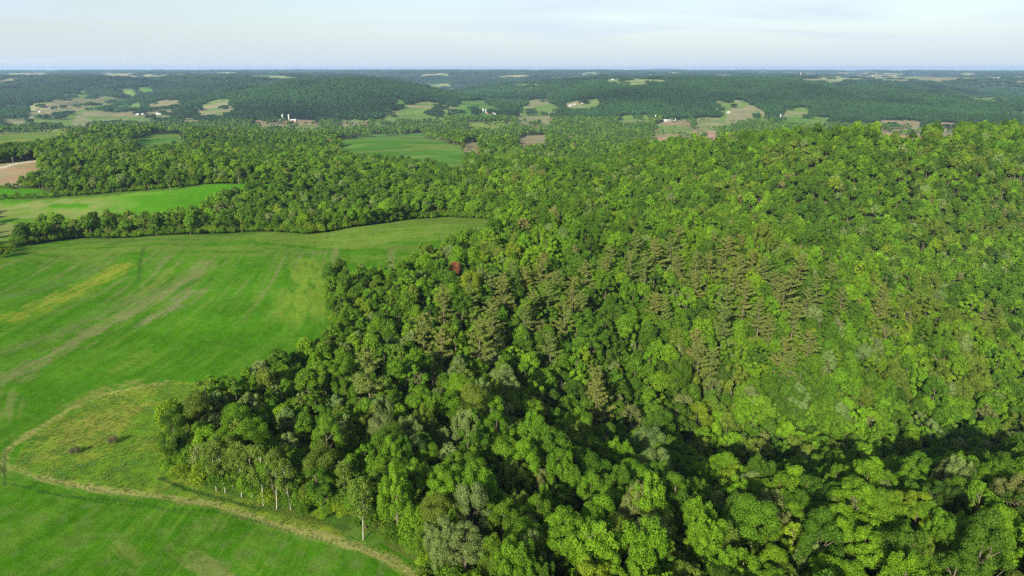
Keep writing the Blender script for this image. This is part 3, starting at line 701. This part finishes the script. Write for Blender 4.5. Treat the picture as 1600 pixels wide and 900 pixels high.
for v in range(3):
    gg = np.random.default_rng(830 + v); c, r3 = puffs('tall', gg, 34); c[:, :2] *= .62; c[:, 2] = 7 + (c[:, 2] - 4.5) * .75; r3 = r3 * .85
    Vl, Fl, lv = leaves(c, r3, 4200, .38, gg)
    Vt, Ft = trunk_geo('tall', gg, c, 8, 6, .14)
    birch_protos.append((mesh_np('crown', Vl, Fl, [M_leaf], {'leafvar': ('FACE', 'FLOAT', lv.astype(np.float32))}), mesh_np('trunk', Vt, Ft, [M_birch], smooth=True)))
bare_protos = []
for v in range(4):
    Vt, Ft = bare_geo(np.random.default_rng(850 + v)); bare_protos.append(mesh_np('trunk', Vt, Ft, [M_dead], smooth=True))
# ---- zones of the photo that labels refer to
ZONES = [((290, 650), 'at the forest corner jutting into the field'), ((350, 600), 'at the field edge left of the wood'), ((440, 560), 'on the left rim of the wood'), ((330, 720), 'beside the ditch at the wood corner'),
 ((420, 680), 'above the white birch trunks'), ((500, 720), 'on the wood edge above the curved track'), ((470, 620), 'in the left part of the wood'), ((560, 660), 'in the hollow left of centre'), ((600, 780), 'on the wood edge over the rough grass'),
 ((560, 580), 'behind the field corner trees'), ((650, 620), 'below the golden pine pair'), ((640, 700), 'in the hollow above the grass strip'), ((700, 790), 'where grass and wood meet at the bottom'), ((720, 870), 'at the bottom edge by the grass tip'),
 ((740, 700), 'in the shaded dip below mid frame'), ((760, 620), 'on the centre slope under the pines'), ((830, 560), 'on the centre slope near the fan-shaped pine'), ((820, 650), 'above the dark ravine, left of centre'), ((830, 740), 'on the near lip of the dark ravine'),
 ((820, 800), 'in the bottom row left of centre'), ((830, 870), 'at the bottom edge near the middle'), ((920, 840), 'at the bottom edge just right of middle'), ((920, 760), 'on the near bank below the ravine'), ((920, 690), 'in the dark ravine at the middle'),
 ((920, 620), 'on the slope above the ravine middle'), ((1020, 560), 'on the slope below the big pine group'), ((1020, 640), 'on the slope right of the lone pine'), ((1020, 710), 'in the dark ravine right of middle'), ((1020, 780), 'on the sunlit near bank right of middle'),
 ((1020, 860), 'at the bottom edge right of middle'), ((1120, 600), 'on the slope below the leaning pines'), ((1120, 680), 'in the ravine under the pine slope'), ((1120, 760), 'on the near bank below the dark hollow'), ((1130, 840), 'at the bottom right of middle'),
 ((1230, 640), 'beside the black gap of the ravine'), ((1220, 720), 'in the ravine bottom, lower right'), ((1230, 800), 'on the lower right bank'), ((1240, 870), 'at the bottom edge, lower right'), ((1340, 680), 'in the deep shade of the right ravine'),
 ((1340, 750), 'on the bank under the right ravine'), ((1350, 840), 'in the lower right foreground'), ((1340, 600), 'on the right slope by the bare trees'), ((1450, 640), 'in the shaded gully at right'), ((1450, 720), 'above the lower right foreground'),
 ((1460, 800), 'in the right foreground'), ((1460, 870), 'at the bottom edge near the right corner'), ((1550, 670), 'at the right edge in the gully'), ((1560, 760), 'at the right edge below the gully'), ((1560, 850), 'in the bottom right corner'),
 ((700, 460), 'among the left pines'), ((780, 440), 'left of the centre pine row'), ((860, 440), 'in the centre pine row'), ((960, 410), 'on the crest behind the centre pines'), ((1060, 390), 'on the crest right of the centre pines'), ((1140, 380), 'in the crest pine row right of centre'),
 ((1200, 430), 'in the right pine thicket'), ((1260, 480), 'below the right pine thicket'), ((1040, 470), 'in the big pine group right of centre'), ((1100, 540), 'among the leaning pines on the slope'), ((1550, 480), 'on the far right slope'),
 ((930, 590), 'alone on the lower centre slope'), ((660, 500), 'in the golden pair left of centre'), ((850, 520), 'alone in the centre of the slope'), ((1380, 460), 'on the right spur among broadleaf trees'), ((800, 270), 'far behind the field rim')]
ZP = np.array([z[0] for z in ZONES], float)
ORD = ['first', 'second', 'third', 'fourth', 'fifth', 'sixth', 'seventh', 'eighth', 'ninth', 'tenth', 'eleventh', 'twelfth', 'thirteenth']
def give_labels(items, kindword, catname, groupname):
    """items: list of dict(o, px, py, look); label = look + place, with the order from the left among those alike"""
    from collections import defaultdict
    dct = defaultdict(list)
    for it in items:
        zi = int(np.argmin(((ZP - [it['px'], it['py']]) ** 2).sum(1))); dct[(it['look'], zi)].append(it)
    for (look, zi), l in dct.items():
        l.sort(key=lambda q: q['px'])
        for i, it in enumerate(l):
            w = '%s %s %s' % (look, kindword, ZONES[zi][1])
            if len(l) > 1: w = '%s, %s' % (w, 'left one' if (len(l) == 2 and i == 0) else 'right one' if len(l) == 2 else '%s from left' % ORD[min(i, 12)])
            if len(w.split()) > 15: print('LONG', w)
            tag(it['o'], w, catname, groupname)
def plant(name, crown, trunk, x, y, z, rz, s, sz, tone):
    r = bpy.data.objects.new(name, None); r.empty_display_size = .5; link(r); r.location = (x, y, z); r.rotation_euler = (rnd.uniform(-.06, .06), rnd.uniform(-.06, .06), rz); r.scale = (s, s, sz)
    t = link(bpy.data.objects.new('trunk', trunk), r)
    if crown is not None:
        c = link(bpy.data.objects.new('crown', crown), r); set_tone(c, tone)
    return r
items = []
for i, (px, py) in enumerate(PINES):
    s = rnd.uniform(.92, 1.25) * (.95 if py < 420 else 1); h = 20.5 * s; gpt = cast(px, py, h); placed.append((gpt[0], gpt[1], 3.4))
    warm = rnd.random(); tone = (.138 + .050 * warm, .196 + .006 * warm, .038 + .006 * warm); cpp, tpp = pine_protos[i % 6]
    o = plant('pine_tree', cpp, tpp, gpt[0], gpt[1], gpt[2], rnd.uniform(0, 6.28), s, s, tone)
    items.append(dict(o=o, px=px, py=py + 15, look='golden olive' if warm > .6 else 'dull olive' if warm > .25 else 'greener olive'))
give_labels(items, 'pine', 'pine', 'pines rising out of the broadleaf wood')
items = []
for i, (px, py, h) in enumerate(BARE):
    s = h / 12; gpt = cast(px, py, h); placed.append((gpt[0], gpt[1], 3.0))
    o = plant('bare_tree', None, bare_protos[i % 4], gpt[0], gpt[1], gpt[2] + (4 if h > 9 else 2) * 0, rnd.uniform(0, 6.28), s, s * 1.15, None)
    items.append(dict(o=o, px=px, py=py, look='leafless brown'))
give_labels(items, 'dead tree', 'dead tree', 'bare trees in the wood')
items = []
for i, (px, py) in enumerate(BIRCH):
    s = rnd.uniform(.78, .95); gpt = cast(px, py, 16 * s); placed.append((gpt[0], gpt[1], 2.2)); cpp, tpp = birch_protos[i % 3]
    o = plant('birch_tree', cpp, tpp, gpt[0], gpt[1], gpt[2], rnd.uniform(0, 6.28), s, s, (.115, .175, .022))
    wh = 'white birch at the near wood edge' if py > 600 else 'white birch on the far rim of the main field' if 450 < px < 700 else 'white birch behind the second field' if px < 450 else 'white birch on the far slope'
    items.append((wh, px, o))
for wh in set(q[0] for q in items):
    l = sorted([q for q in items if q[0] == wh], key=lambda q: q[1])
    for i, q in enumerate(l): tag(q[2], wh + (', %s from the left' % ORD[i] if len(l) > 1 else ''), 'birch', 'white-trunked birches')
gpt = cast(708, 404, 17); placed.append((gpt[0], gpt[1], 5.0)); cmr, tmr = near_protos['rounded'][1]
o = plant('broadleaf_tree', cmr, tmr, gpt[0], gpt[1], gpt[2], 1.0, .72, 1.0, (.24, .095, .045)); tag(o, 'small rust-red tree among the green crowns left of the pines', 'tree')
PL = np.array([(a, b, c) for a, b, c in placed])

# ---- the 300 largest broadleaf trees as trees of their own, the rest of the wood as one object
st = stands[0]; P, z = st['P'], st['z']
keep = np.ones(len(P), bool)
for a, b, c in placed: keep &= np.hypot(P[:, 0] - a, P[:, 1] - b) > c
P, z, px, py = P[keep], z[keep], st['px'][keep], st['py'][keep]; g = st['g']
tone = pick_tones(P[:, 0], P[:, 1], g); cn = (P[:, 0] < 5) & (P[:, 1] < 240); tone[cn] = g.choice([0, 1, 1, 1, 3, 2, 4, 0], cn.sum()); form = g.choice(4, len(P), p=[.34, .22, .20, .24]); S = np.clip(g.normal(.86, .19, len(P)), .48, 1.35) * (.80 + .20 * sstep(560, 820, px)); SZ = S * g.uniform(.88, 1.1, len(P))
# the near bank at the bottom carries plumed and lobed trees
nb = (py > 690) & (g.uniform(size=len(P)) < .5); form[nb] = g.choice([2, 3], nb.sum())
dist = np.sqrt(P[:, 0] ** 2 + P[:, 1] ** 2 + (CAMH - z - 10) ** 2)
inview = (px > -15) & (px < 1615) & (py < 905) & (py > 100)
order = np.argsort(np.where(inview, dist / S, 1e9))[:300]
items = []
for j in order:
    f = FORMS[form[j]]; cm, tm = near_protos[f][int(g.integers(0, 4))]; tn = TONES[tone[j]]
    tj = np.array(tn[1]) * g.uniform(.88, 1.12) * (1 + g.normal(size=3) * .03)
    o = plant('broadleaf_tree', cm, tm, P[j, 0], P[j, 1], z[j], g.uniform(0, 6.28), S[j], SZ[j], tj)
    items.append(dict(o=o, px=float(px[j]), py=float(py[j]) + 20, look='%s %s' % (tn[0], f)))
give_labels(items, 'tree', 'tree', 'broadleaf trees of the near wood')
rest = np.ones(len(P), bool); rest[order] = False
Ps, Is, Rs, Ss, Ts, Ls = [], [], [], [], [], []
def add_stand(P, z, form_n, S3, tone, lod, g):
    n = len(P); Ps.append(np.c_[P, z]); Is.append(g.integers(0, form_n, n)); Rs.append(np.c_[np.zeros((n, 2)), g.uniform(0, 6.283, n)]); Ss.append(S3)
    Ts.append(TC[tone] * g.uniform(.85, 1.15, (n, 1)) * (1 + g.normal(size=(n, 3)) * .035)); Ls.append(np.full(n, lod))
k = rest; add_stand(P[k], z[k], 12, np.c_[S[k], S[k], SZ[k]], tone[k], 0, g)
for q in (1, 2):
    st = stands[q]; P, z, g = st['P'], st['z'], st['g']; keep = np.ones(len(P), bool)
    if q == 1:
        for a, b, c in placed: keep &= np.hypot(P[:, 0] - a, P[:, 1] - b) > c
    P, z = P[keep], z[keep]; n = len(P); S = np.clip(g.normal(.95, .2, n), .5, 1.45) * st['s']
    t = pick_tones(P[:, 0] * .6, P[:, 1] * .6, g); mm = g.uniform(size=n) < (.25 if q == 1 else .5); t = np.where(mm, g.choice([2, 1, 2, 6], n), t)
    add_stand(P, z, (6, 4)[q - 1], np.c_[S * 1.14, S * 1.14, S * g.uniform(.78, 1.05, n)], t, q, g)
wood = scatter('broadleaf_wood', None, np.concatenate(Ps), np.concatenate(Is), np.concatenate(Rs), np.concatenate(Ss), np.concatenate(Ts))
gn(wood, [pool['mid_trees'], pool['low_trees'], pool['tiny_trees']], np.concatenate(Ls))
tag(wood, 'closed canopy of mixed green broadleaf trees rolling back to the valley', 'wood', kind='stuff')
Ps, Is, Rs, Ss, Ts, Ls = [], [], [], [], [], []
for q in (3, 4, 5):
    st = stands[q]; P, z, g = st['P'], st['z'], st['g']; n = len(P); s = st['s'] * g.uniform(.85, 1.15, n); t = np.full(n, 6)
    add_stand(P, z, 5, np.c_[s, s, (1.0, 1.25, 1.6)[q - 3] * g.uniform(.8, 1.15, n)], t, 0, g); Ts[-1] = Ts[-1] * np.array([.62, .80, 1.9]) * (.25 + 1.5 * fbm(P[:, 0] / 380, P[:, 1] / 380, 8, 4))[:, None]  # distance haze painted in as extra blue; noise patches stand in for relief shading
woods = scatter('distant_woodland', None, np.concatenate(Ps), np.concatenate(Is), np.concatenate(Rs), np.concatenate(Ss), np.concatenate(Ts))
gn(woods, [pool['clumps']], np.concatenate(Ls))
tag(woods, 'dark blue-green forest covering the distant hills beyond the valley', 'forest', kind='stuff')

#SECTION2
# ---------------------------------------------------------------- undergrowth and rough grass
shr = []
for i in range(4):
    g = np.random.default_rng(900 + i); c, r3 = puffs('shrubby', g, 26); Vl, Fl, lv = leaves(c, r3, 2600, .42, g)
    shr.append(mesh_np('s', Vl, Fl, [M_leaf], {'leafvar': ('FACE', 'FLOAT', lv.astype(np.float32))}))
pool_coll('shrubs', shr)
g = np.random.default_rng(5)
U = grid_pts(90, 780, 2.9, R(42), g); mw = np.array(MAINW); f2w = fields[0][0]
near_edge = np.zeros(len(U), bool)
dm = np.full(len(U), 1e9)
for poly in (mw, f2w, fields[2][0]):
    d, _r = seg_dist([tuple(q) for q in poly] + [tuple(poly[0])], U[:, 0], U[:, 1]); dm = np.minimum(dm, d)
op = open_ground(U[:, 0], U[:, 1]) & (dm > 1.2); k = (~op) & (dm < 16) & (g.uniform(size=len(U)) < np.where(dm < 6, .95, .5)); U = U[k]; dm = dm[k]
U2 = grid_pts(90, 480, 4.6, R(46), g); U2 = U2[~open_ground(U2[:, 0], U2[:, 1])]; U = np.r_[U, U2]; dm = np.r_[dm, np.full(len(U2), 30.0)]
n = len(U); sc = g.uniform(.35, .8, n) * np.where(dm < 4, .95, 1.2); t = g.choice([0, 1, 2, 1, 3, 5], n)
ug = scatter('undergrowth', None, np.c_[U, hgt(U[:, 0], U[:, 1])], g.integers(0, 4, n), np.c_[np.zeros((n, 2)), g.uniform(0, 6.28, n)], np.c_[sc, sc, sc * g.uniform(.8, 1.3, n)], TC[t] * g.uniform(.85, 1.1, (n, 1)))
gn(ug, [pool['shrubs']], np.zeros(n)); tag(ug, 'leafy undergrowth filling the rim of the wood along the fields', 'undergrowth', kind='stuff')
# rough grass tufts
tf = []
for i in range(3):
    g = np.random.default_rng(920 + i); nb_ = 26; a = g.uniform(0, 6.28, nb_); q = g.uniform(0, .32, nb_); hh = g.uniform(.25, .6, nb_); b0 = np.stack([np.cos(a) * q, np.sin(a) * q, np.zeros(nb_) - .05], -1)
    tip = b0 + np.stack([np.cos(a) * hh * .5, np.sin(a) * hh * .5, hh], -1); w = np.stack([-np.sin(a), np.cos(a), np.zeros(nb_)], -1) * .045
    V_ = np.stack([b0 - w, b0 + w, tip + w * .3, tip - w * .3], 1).reshape(-1, 3)
    tf.append(mesh_np('g', V_, np.arange(4 * nb_).reshape(-1, 4), [M_leaf], {'leafvar': ('FACE', 'FLOAT', g.uniform(.3, .8, nb_).astype(np.float32))}))
pool_coll('tufts', tf)
g = np.random.default_rng(6); ROUGHP = wpts([(20, 735), (40, 690), (110, 645), (170, 615), (265, 596), (330, 600), (262, 668), (268, 742), (480, 803), (680, 905), (640, 915), (590, 868), (380, 803), (200, 770), (80, 752)])
U = g.uniform([-170, 95], [10, 240], (60000, 2)); k = ipoly(ROUGHP, U[:, 0], U[:, 1]) & (fbm(U[:, 0] / 5, U[:, 1] / 5, 73, 3) + g.uniform(-.3, .3, len(U)) > .5); U = U[k]; n = len(U)
sc = g.uniform(.45, 1.0, n); base = np.array([[.12, .22, .022], [.16, .22, .035], [.21, .22, .06], [.10, .20, .02]])[g.choice(4, n, p=[.4, .3, .12, .18])]
gr = scatter('rough_grass', None, np.c_[U, hgt(U[:, 0], U[:, 1])], g.integers(0, 3, n), np.c_[np.zeros((n, 2)), g.uniform(0, 6.28, n)], np.c_[sc, sc, sc * .6], base)
gn(gr, [pool['tufts']], np.zeros(n)); tag(gr, 'long rough yellow-green grass inside the bend of the field track', 'grass', kind='stuff')
# single shrubs
def shrub(px, py, s, sz, tone, label):
    p = cast(px, py); o = bpy.data.objects.new('shrub', None); o.empty_display_size = .5; link(o); o.location = p; o.scale = (s, s, sz)
    c = link(bpy.data.objects.new('foliage', shr[rnd.randrange(4)]), o); set_tone(c, tone)
    v, f = joinm([tube((0, 0, -.3), (.1, 0, 2.4), .14, .08, 5)]); link(bpy.data.objects.new('stem', mesh_np('stem', v, f, [M_bark])), o)
    tag(o, label, 'shrub', 'single shrubs beside the fields')
shrub(177, 694, .34, .34, (.14, .125, .075), 'small greyish-brown shrub alone in the rough grass nearer the wood')
shrub(118, 710, .36, .30, (.13, .11, .07), 'small greyish-brown shrub alone in the rough grass nearer the track')
shrub(248, 668, .30, .42, (.03, .07, .012), 'dark narrow bush at the grassy foot of the wood corner')
shrub(286, 363, .85, .60, (.12, .16, .015), 'low round yellow-green bush on the far field rim, nearer the left')
shrub(368, 361, .95, .72, (.11, .14, .018), 'low round yellow-green bush on the far field rim, nearer the tall trees')
shrub(90, 372, .7, .8, (.05, .11, .015), 'deep green bush in the hedge at the left field rim')

# ---------------------------------------------------------------- farms
M_white = flat_mat('white_paint', (.42, .42, .41), .06, .2, .6); M_rwall = flat_mat('red_boards', (.32, .09, .06), .15, .3); M_tan = flat_mat('tan_siding', (.33, .28, .23), .1, .2)
M_metal = flat_mat('roof_metal', (.38, .38, .39), .1, .1, .5); M_pink = flat_mat('faded_red_roof', (.33, .20, .17), .12, .1); M_greyr = flat_mat('grey_roof', (.25, .25, .26), .15, .2)
M_conc = flat_mat('silo_concrete', (.38, .38, .36), .12, .3); M_glass = flat_mat('dark_window', (.03, .035, .04), .1, 1, .2); M_steel = flat_mat('mast_steel', (.35, .33, .33), .1, 1, .5)
def boxg(x0, x1, y0, y1, z0, z1):
    V_ = np.array([(x, y, z) for z in (z0, z1) for y in (y0, y1) for x in (x0, x1)], float)
    return V_, np.array([(0, 2, 3, 1), (4, 5, 7, 6), (0, 1, 5, 4), (2, 6, 7, 3), (0, 4, 6, 2), (1, 3, 7, 5)])
def gable(L, W, h, rise):
    """walls with gable ends, as a closed mesh"""
    l, w = L / 2, W / 2; V_ = np.array([(-l, -w, -2), (l, -w, -2), (l, w, -2), (-l, w, -2), (-l, -w, h), (l, -w, h), (l, w, h), (-l, w, h), (-l, 0, h + rise), (l, 0, h + rise)], float)
    F_ = np.array([(0, 1, 5, 4), (2, 3, 7, 6), (1, 2, 6, 5), (3, 0, 4, 7), (5, 6, 9, 9), (7, 4, 8, 8)])
    return V_, F_
def pymesh(name, V_, F_, mats):
    me_ = bpy.data.meshes.new(name); me_.from_pydata([tuple(v) for v in V_], [], [tuple(dict.fromkeys(int(i) for i in f)) for f in F_])
    for m_ in mats: me_.materials.append(m_)
    me_.update(); return me_
def roofg(L, W, h, rise, t=.35, oh=.6):
    l, w = L / 2 + oh, W / 2 + oh; dz = rise * oh / (W / 2); z0 = h - dz + .03
    V_ = [(-l, -w, z0), (l, -w, z0), (-l, 0, h + rise + .03), (l, 0, h + rise + .03), (-l, w, z0), (l, w, z0)]; V_ += [(a, b, c + t) for a, b, c in V_]
    return np.array(V_), np.array([(0, 2, 3, 1), (2, 4, 5, 3), (6, 7, 9, 8), (8, 9, 11, 10), (0, 1, 7, 6), (5, 4, 10, 11), (0, 6, 8, 2), (2, 8, 10, 4), (1, 3, 9, 7), (3, 5, 11, 9)])
def building(px, py, L, W, h, rot, wall, roof, name, label, cat, grp, rise=None):
    k_ = .66 if py > 130 else .45; L *= k_; W *= k_; h *= k_ + .1; p = cast(px, py); o = bpy.data.objects.new(name, None); link(o); o.location = p; o.rotation_euler = (0, 0, R(rot)); rise = rise or W * .28
    link(bpy.data.objects.new('wall', pymesh('wall', *gable(L, W, h, rise), [wall])), o); link(bpy.data.objects.new('roof', pymesh('roof', *roofg(L, W, h, rise), [roof])), o)
    link(bpy.data.objects.new('door', mesh_np('door', *boxg(-L * .1, L * .1, -W / 2 - .08, -W / 2 + .05, 0, h * .8), [M_greyr])), o)
    for sx in (-.32, .32):
        link(bpy.data.objects.new('window', mesh_np('window', *boxg(L * sx - 1.2, L * sx + 1.2, -W / 2 - .08, -W / 2 + .05, h * .35, h * .75), [M_glass])), o)
    tag(o, label, cat, grp); return o
def silo(px, py, rad, h, mat, label, off=(0, 0)):
    rad *= .8; h *= .72
    p = cast(px, py); o = bpy.data.objects.new('silo', None); link(o); o.location = (p[0] + off[0], p[1] + off[1], p[2])
    th = np.arange(16) * 2 * math.pi / 16; ring = np.stack([np.cos(th) * rad, np.sin(th) * rad, th * 0], -1)
    V_ = np.r_[ring + [0, 0, -2], ring + [0, 0, h]]; i = np.arange(16); j = (i + 1) % 16
    link(bpy.data.objects.new('tank', mesh_np('tank', V_, np.stack([i, j, j + 16, i + 16], -1), [mat])), o)
    rings = [ring * 1.03 * math.cos(a) + [0, 0, h + rad * .8 * math.sin(a) + .02] for a in (0, .4, .8, 1.2, 1.5)]
    V_ = np.concatenate(rings); F_ = np.concatenate([np.stack([i + 16 * k, j + 16 * k, j + 16 * k + 16, i + 16 * k + 16], -1) for k in range(4)])
    link(bpy.data.objects.new('dome', mesh_np('dome', V_, F_, [M_metal], smooth=True)), o); tag(o, label, 'silo', 'silos on the valley farms')
G = 'farm buildings in the valley'
# clear small yards: buildings are listed as px, py of their foot
BLD = [(441, 191, 55, 20, 9, 4, M_pink, M_metal, 'barn', 'long pale red barn with two white silos behind it, left valley', 'barn'),
 (459, 190, 30, 16, 7, -6, M_pink, M_metal, 'barn', 'smaller pale red barn at the right end of the twin-silo barn', 'barn'),
 (418, 188, 16, 10, 5, 12, M_white, M_metal, 'farmhouse', 'small white house left of the twin-silo barn', 'house'),
 (511, 189, 15, 10, 6, 35, M_white, M_metal, 'farmhouse', 'white house among trees right of the twin-silo barn', 'house'),
 (519, 186, 14, 10, 6, 60, M_white, M_greyr, 'farmhouse', 'white house highest of the pair right of the twin-silo barn', 'house'),
 (396, 183, 18, 10, 5, 0, M_tan, M_metal, 'shed', 'pale shed standing left of the twin-silo barn at the hill foot', 'shed'),
 (624, 208, 30, 9, 3.4, -2, M_pink, M_pink, 'shed', 'long low pinkish shed behind the green clearing', 'shed'),
 (723, 176, 22, 12, 6, 10, M_white, M_metal, 'shed', 'white shed leftmost of the hamlet below the green hill field', 'shed'),
 (741, 177, 22, 12, 6, -8, M_white, M_pink, 'shed', 'white-walled shed left of the tall grey silo', 'shed'),
 (763, 178, 16, 12, 8, 30, M_rwall, M_pink, 'barn', 'dull red barn touching the tall grey silo', 'barn'),
 (772, 179, 18, 12, 6, 4, M_white, M_metal, 'shed', 'white shed right of the dull red barn', 'shed'),
 (891, 166, 20, 12, 6, 18, M_white, M_metal, 'shed', 'grey-white shed at the mouth of the side valley', 'shed'),
 (898, 164, 16, 10, 6, -30, M_white, M_greyr, 'farmhouse', 'white house beside the grey-white shed in the side valley', 'house'),
 (911, 162, 20, 12, 6, 0, M_white, M_metal, 'shed', 'bright white shed on the meadow of the side valley', 'shed'),
 (930, 182, 45, 10, 4, -4, M_white, M_metal, 'shed', 'long thin white shed in front of the wooded hill', 'shed'),
 (1018, 189, 20, 12, 8, 15, M_tan, M_greyr, 'barn', 'greyish barn beside the silo at the orange soil field', 'barn'),
 (1040, 190, 46, 15, 6, 5, M_white, M_metal, 'shed', 'long white shed right of the grey silo at the orange soil field', 'shed'),
 (1052, 188, 26, 12, 5, -12, M_white, M_metal, 'shed', 'short white shed behind the orange soil field', 'shed'),
 (1138, 177, 18, 11, 5, 10, M_white, M_metal, 'shed', 'white shed at the left rim of the hillside pasture', 'shed'),
 (1199, 184, 28, 13, 6, -5, M_white, M_pink, 'barn', 'white barn with faded red roof below the hillside pasture', 'barn'),
 (1207, 187, 26, 13, 6, 10, M_pink, M_pink, 'barn', 'pink-roofed barn next to the slim white silo', 'barn'),
 (215, 180, 16, 10, 6, 10, M_white, M_metal, 'farmhouse', 'white house leftmost of the pair under the striped tan field', 'house'),
 (223, 180, 16, 10, 6, -10, M_tan, M_metal, 'farmhouse', 'white house right of the pair under the striped tan field', 'house'),
 (248, 179, 30, 11, 5, 0, M_white, M_metal, 'shed', 'long bright white shed in front of the striped tan field', 'shed'),
 (62, 176, 14, 10, 5, 0, M_white, M_metal, 'farmhouse', 'tiny white house under the hillside pasture far left', 'house'),
 (6, 178, 16, 10, 5, 20, M_white, M_metal, 'farmhouse', 'tiny pale house at the left edge of the valley', 'house'),
 (634, 192, 10, 8, 9, 0, M_white, M_metal, 'farmhouse', 'tall narrow white house standing alone in mid valley', 'house'),
 (1322, 197, 22, 9, 4, -3, M_white, M_metal, 'shed', 'low white shed behind the right wooded crest', 'shed'),
 (957, 125, 40, 22, 9, 0, M_white, M_metal, 'shed', 'white shed on the ridge-top field', 'shed'),
 (1005, 121, 60, 26, 10, 10, M_rwall, M_pink, 'barn', 'dull red barns on the far ridge top', 'barn'),
 (1012, 122, 90, 26, 8, -4, M_pink, M_pink, 'barn', 'long reddish barn on the far ridge top', 'barn'),
 (868, 116, 90, 40, 14, 0, M_white, M_metal, 'shed', 'white sheds gleaming on the far plateau at the middle', 'shed'),
 (44, 117, 110, 40, 12, 0, M_tan, M_pink, 'barn', 'long pinkish roof on the plateau far left', 'barn'),
 (110, 114, 90, 40, 14, 0, M_white, M_metal, 'shed', 'white roof on the plateau far left', 'shed'),
 (298, 119, 60, 30, 12, 0, M_white, M_metal, 'shed', 'small white roof on the far ridge at the left', 'shed'),
 (710, 113, 80, 40, 14, 0, M_tan, M_pink, 'barn', 'reddish roofs on the horizon right of the valley gap', 'barn'),
 (1212, 118, 70, 30, 12, 0, M_white, M_metal, 'shed', 'white shed leftmost on the sunlit far plateau', 'shed'),
 (1238, 118, 110, 30, 12, 0, M_white, M_metal, 'shed', 'long white shed second from the left on the sunlit plateau', 'shed'),
 (1290, 114, 90, 40, 16, 0, M_white, M_metal, 'shed', 'white buildings near the horizon above the sunlit plateau', 'shed'),
 (1340, 121, 160, 30, 10, 0, M_pink, M_pink, 'barn', 'long reddish roofs on the sunlit far plateau', 'barn'),
 (1364, 120, 34, 26, 18, 0, M_white, M_metal, 'shed', 'tall white block on the sunlit far plateau', 'shed'),
 (1519, 121, 60, 34, 16, 0, M_white, M_metal, 'shed', 'pale block on the far plateau near the right edge', 'shed'),
 (1556, 123, 150, 34, 11, 0, M_white, M_metal, 'shed', 'long white sheds on the far plateau at the right edge', 'shed')]
for b_ in BLD: building(*b_, G)
silo(438, 188, 3.4, 25, M_conc, 'left one of the two white silos behind the long barn', (0, 26)); silo(448, 188, 3.4, 24, M_conc, 'right one of the two white silos behind the long barn', (0, 26))
silo(755, 177, 4.2, 22, M_conc, 'tall grey silo left of the dull red barn', (0, 5)); silo(758, 177, 3.6, 18, M_conc, 'shorter grey silo against the tall one at the dull red barn', (3, 12))
silo(1024, 187, 3.2, 20, M_conc, 'grey silo beside the orange soil field'); silo(1219, 187, 3.0, 24, M_white, 'slim white silo right of the pink-roofed barns')
silo(1251, 118, 7, 40, M_conc, 'white silo at the end of the long far plateau shed')
# radio mast on the far left ridge
p = cast(171, 116); d_ = pix_dir(171, 97); tz = CAMH + d_[2] / d_[1] * p[1]; hm = tz - p[2]
o = bpy.data.objects.new('radio_mast', None); link(o); o.location = p; tag(o, 'thin lattice radio mast standing above the far left horizon', 'mast')
parts = []; wm = 1.5
cor = [np.array([wm, 0, 0]), np.array([-wm * .5, wm * .87, 0]), np.array([-wm * .5, -wm * .87, 0])]; nseg = max(4, int(hm / 6))
for q in cor: parts.append(tube(q + [0, 0, -3], q + [0, 0, hm], .45, .45, 4))
for i in range(nseg):
    z0, z1 = hm * i / nseg, hm * (i + 1) / nseg
    for a_ in range(3): parts.append(tube(cor[a_] + [0, 0, z0], cor[(a_ + 1) % 3] + [0, 0, z1], .25, .25, 4))
link(bpy.data.objects.new('lattice', mesh_np('lattice', *joinm(parts), [M_steel])), o)
link(bpy.data.objects.new('antenna', mesh_np('antenna', *joinm([tube((0, 0, hm), (0, 0, hm + 8), .5, .3, 5), tube((0, 0, hm * .8), (2.5, 0, hm * .8 + 2), 1.2, 1.2, 8)]), [M_steel])), o)
# power poles by the lane
for px, py, lab in ((22, 262, 'wooden power pole beside the gravel lane, nearer the brown field'), (61, 254, 'wooden power pole beside the gravel lane, at the wood edge')):
    p = cast(px, py); o = bpy.data.objects.new('power_pole', None); link(o); o.location = p; tag(o, lab, 'power pole', 'power poles along the lane')
    link(bpy.data.objects.new('pole', mesh_np('pole', *tube((0, 0, -1), (0, 0, 10.5), .22, .15, 6), [M_birch])), o); link(bpy.data.objects.new('crossarm', mesh_np('crossarm', *boxg(-1.3, 1.3, -.08, .08, 9.6, 9.8), [M_birch])), o)

# ---------------------------------------------------------------- haze
HB = 25500; me = mesh_np('haze', *boxg(-HB, HB, -HB, HB, float(ZG.min()) - 2, 152), [])
hz = bpy.data.materials.new('haze'); hz.use_nodes = True; nt = hz.node_tree; nt.nodes.clear(); ou = nt.nodes.new('ShaderNodeOutputMaterial'); pv = nt.nodes.new('ShaderNodeVolumePrincipled')
pv.inputs['Color'].default_value = (.48, .70, 1.0, 1); pv.inputs['Density'].default_value = HAZE; pv.inputs['Anisotropy'].default_value = .2
nt.links.new(pv.outputs[0], ou.inputs['Volume']); me.materials.append(hz)
hzo = link(bpy.data.objects.new('haze', me)); tag(hzo, 'thin bluish summer haze over the whole landscape', 'haze', kind='stuff')
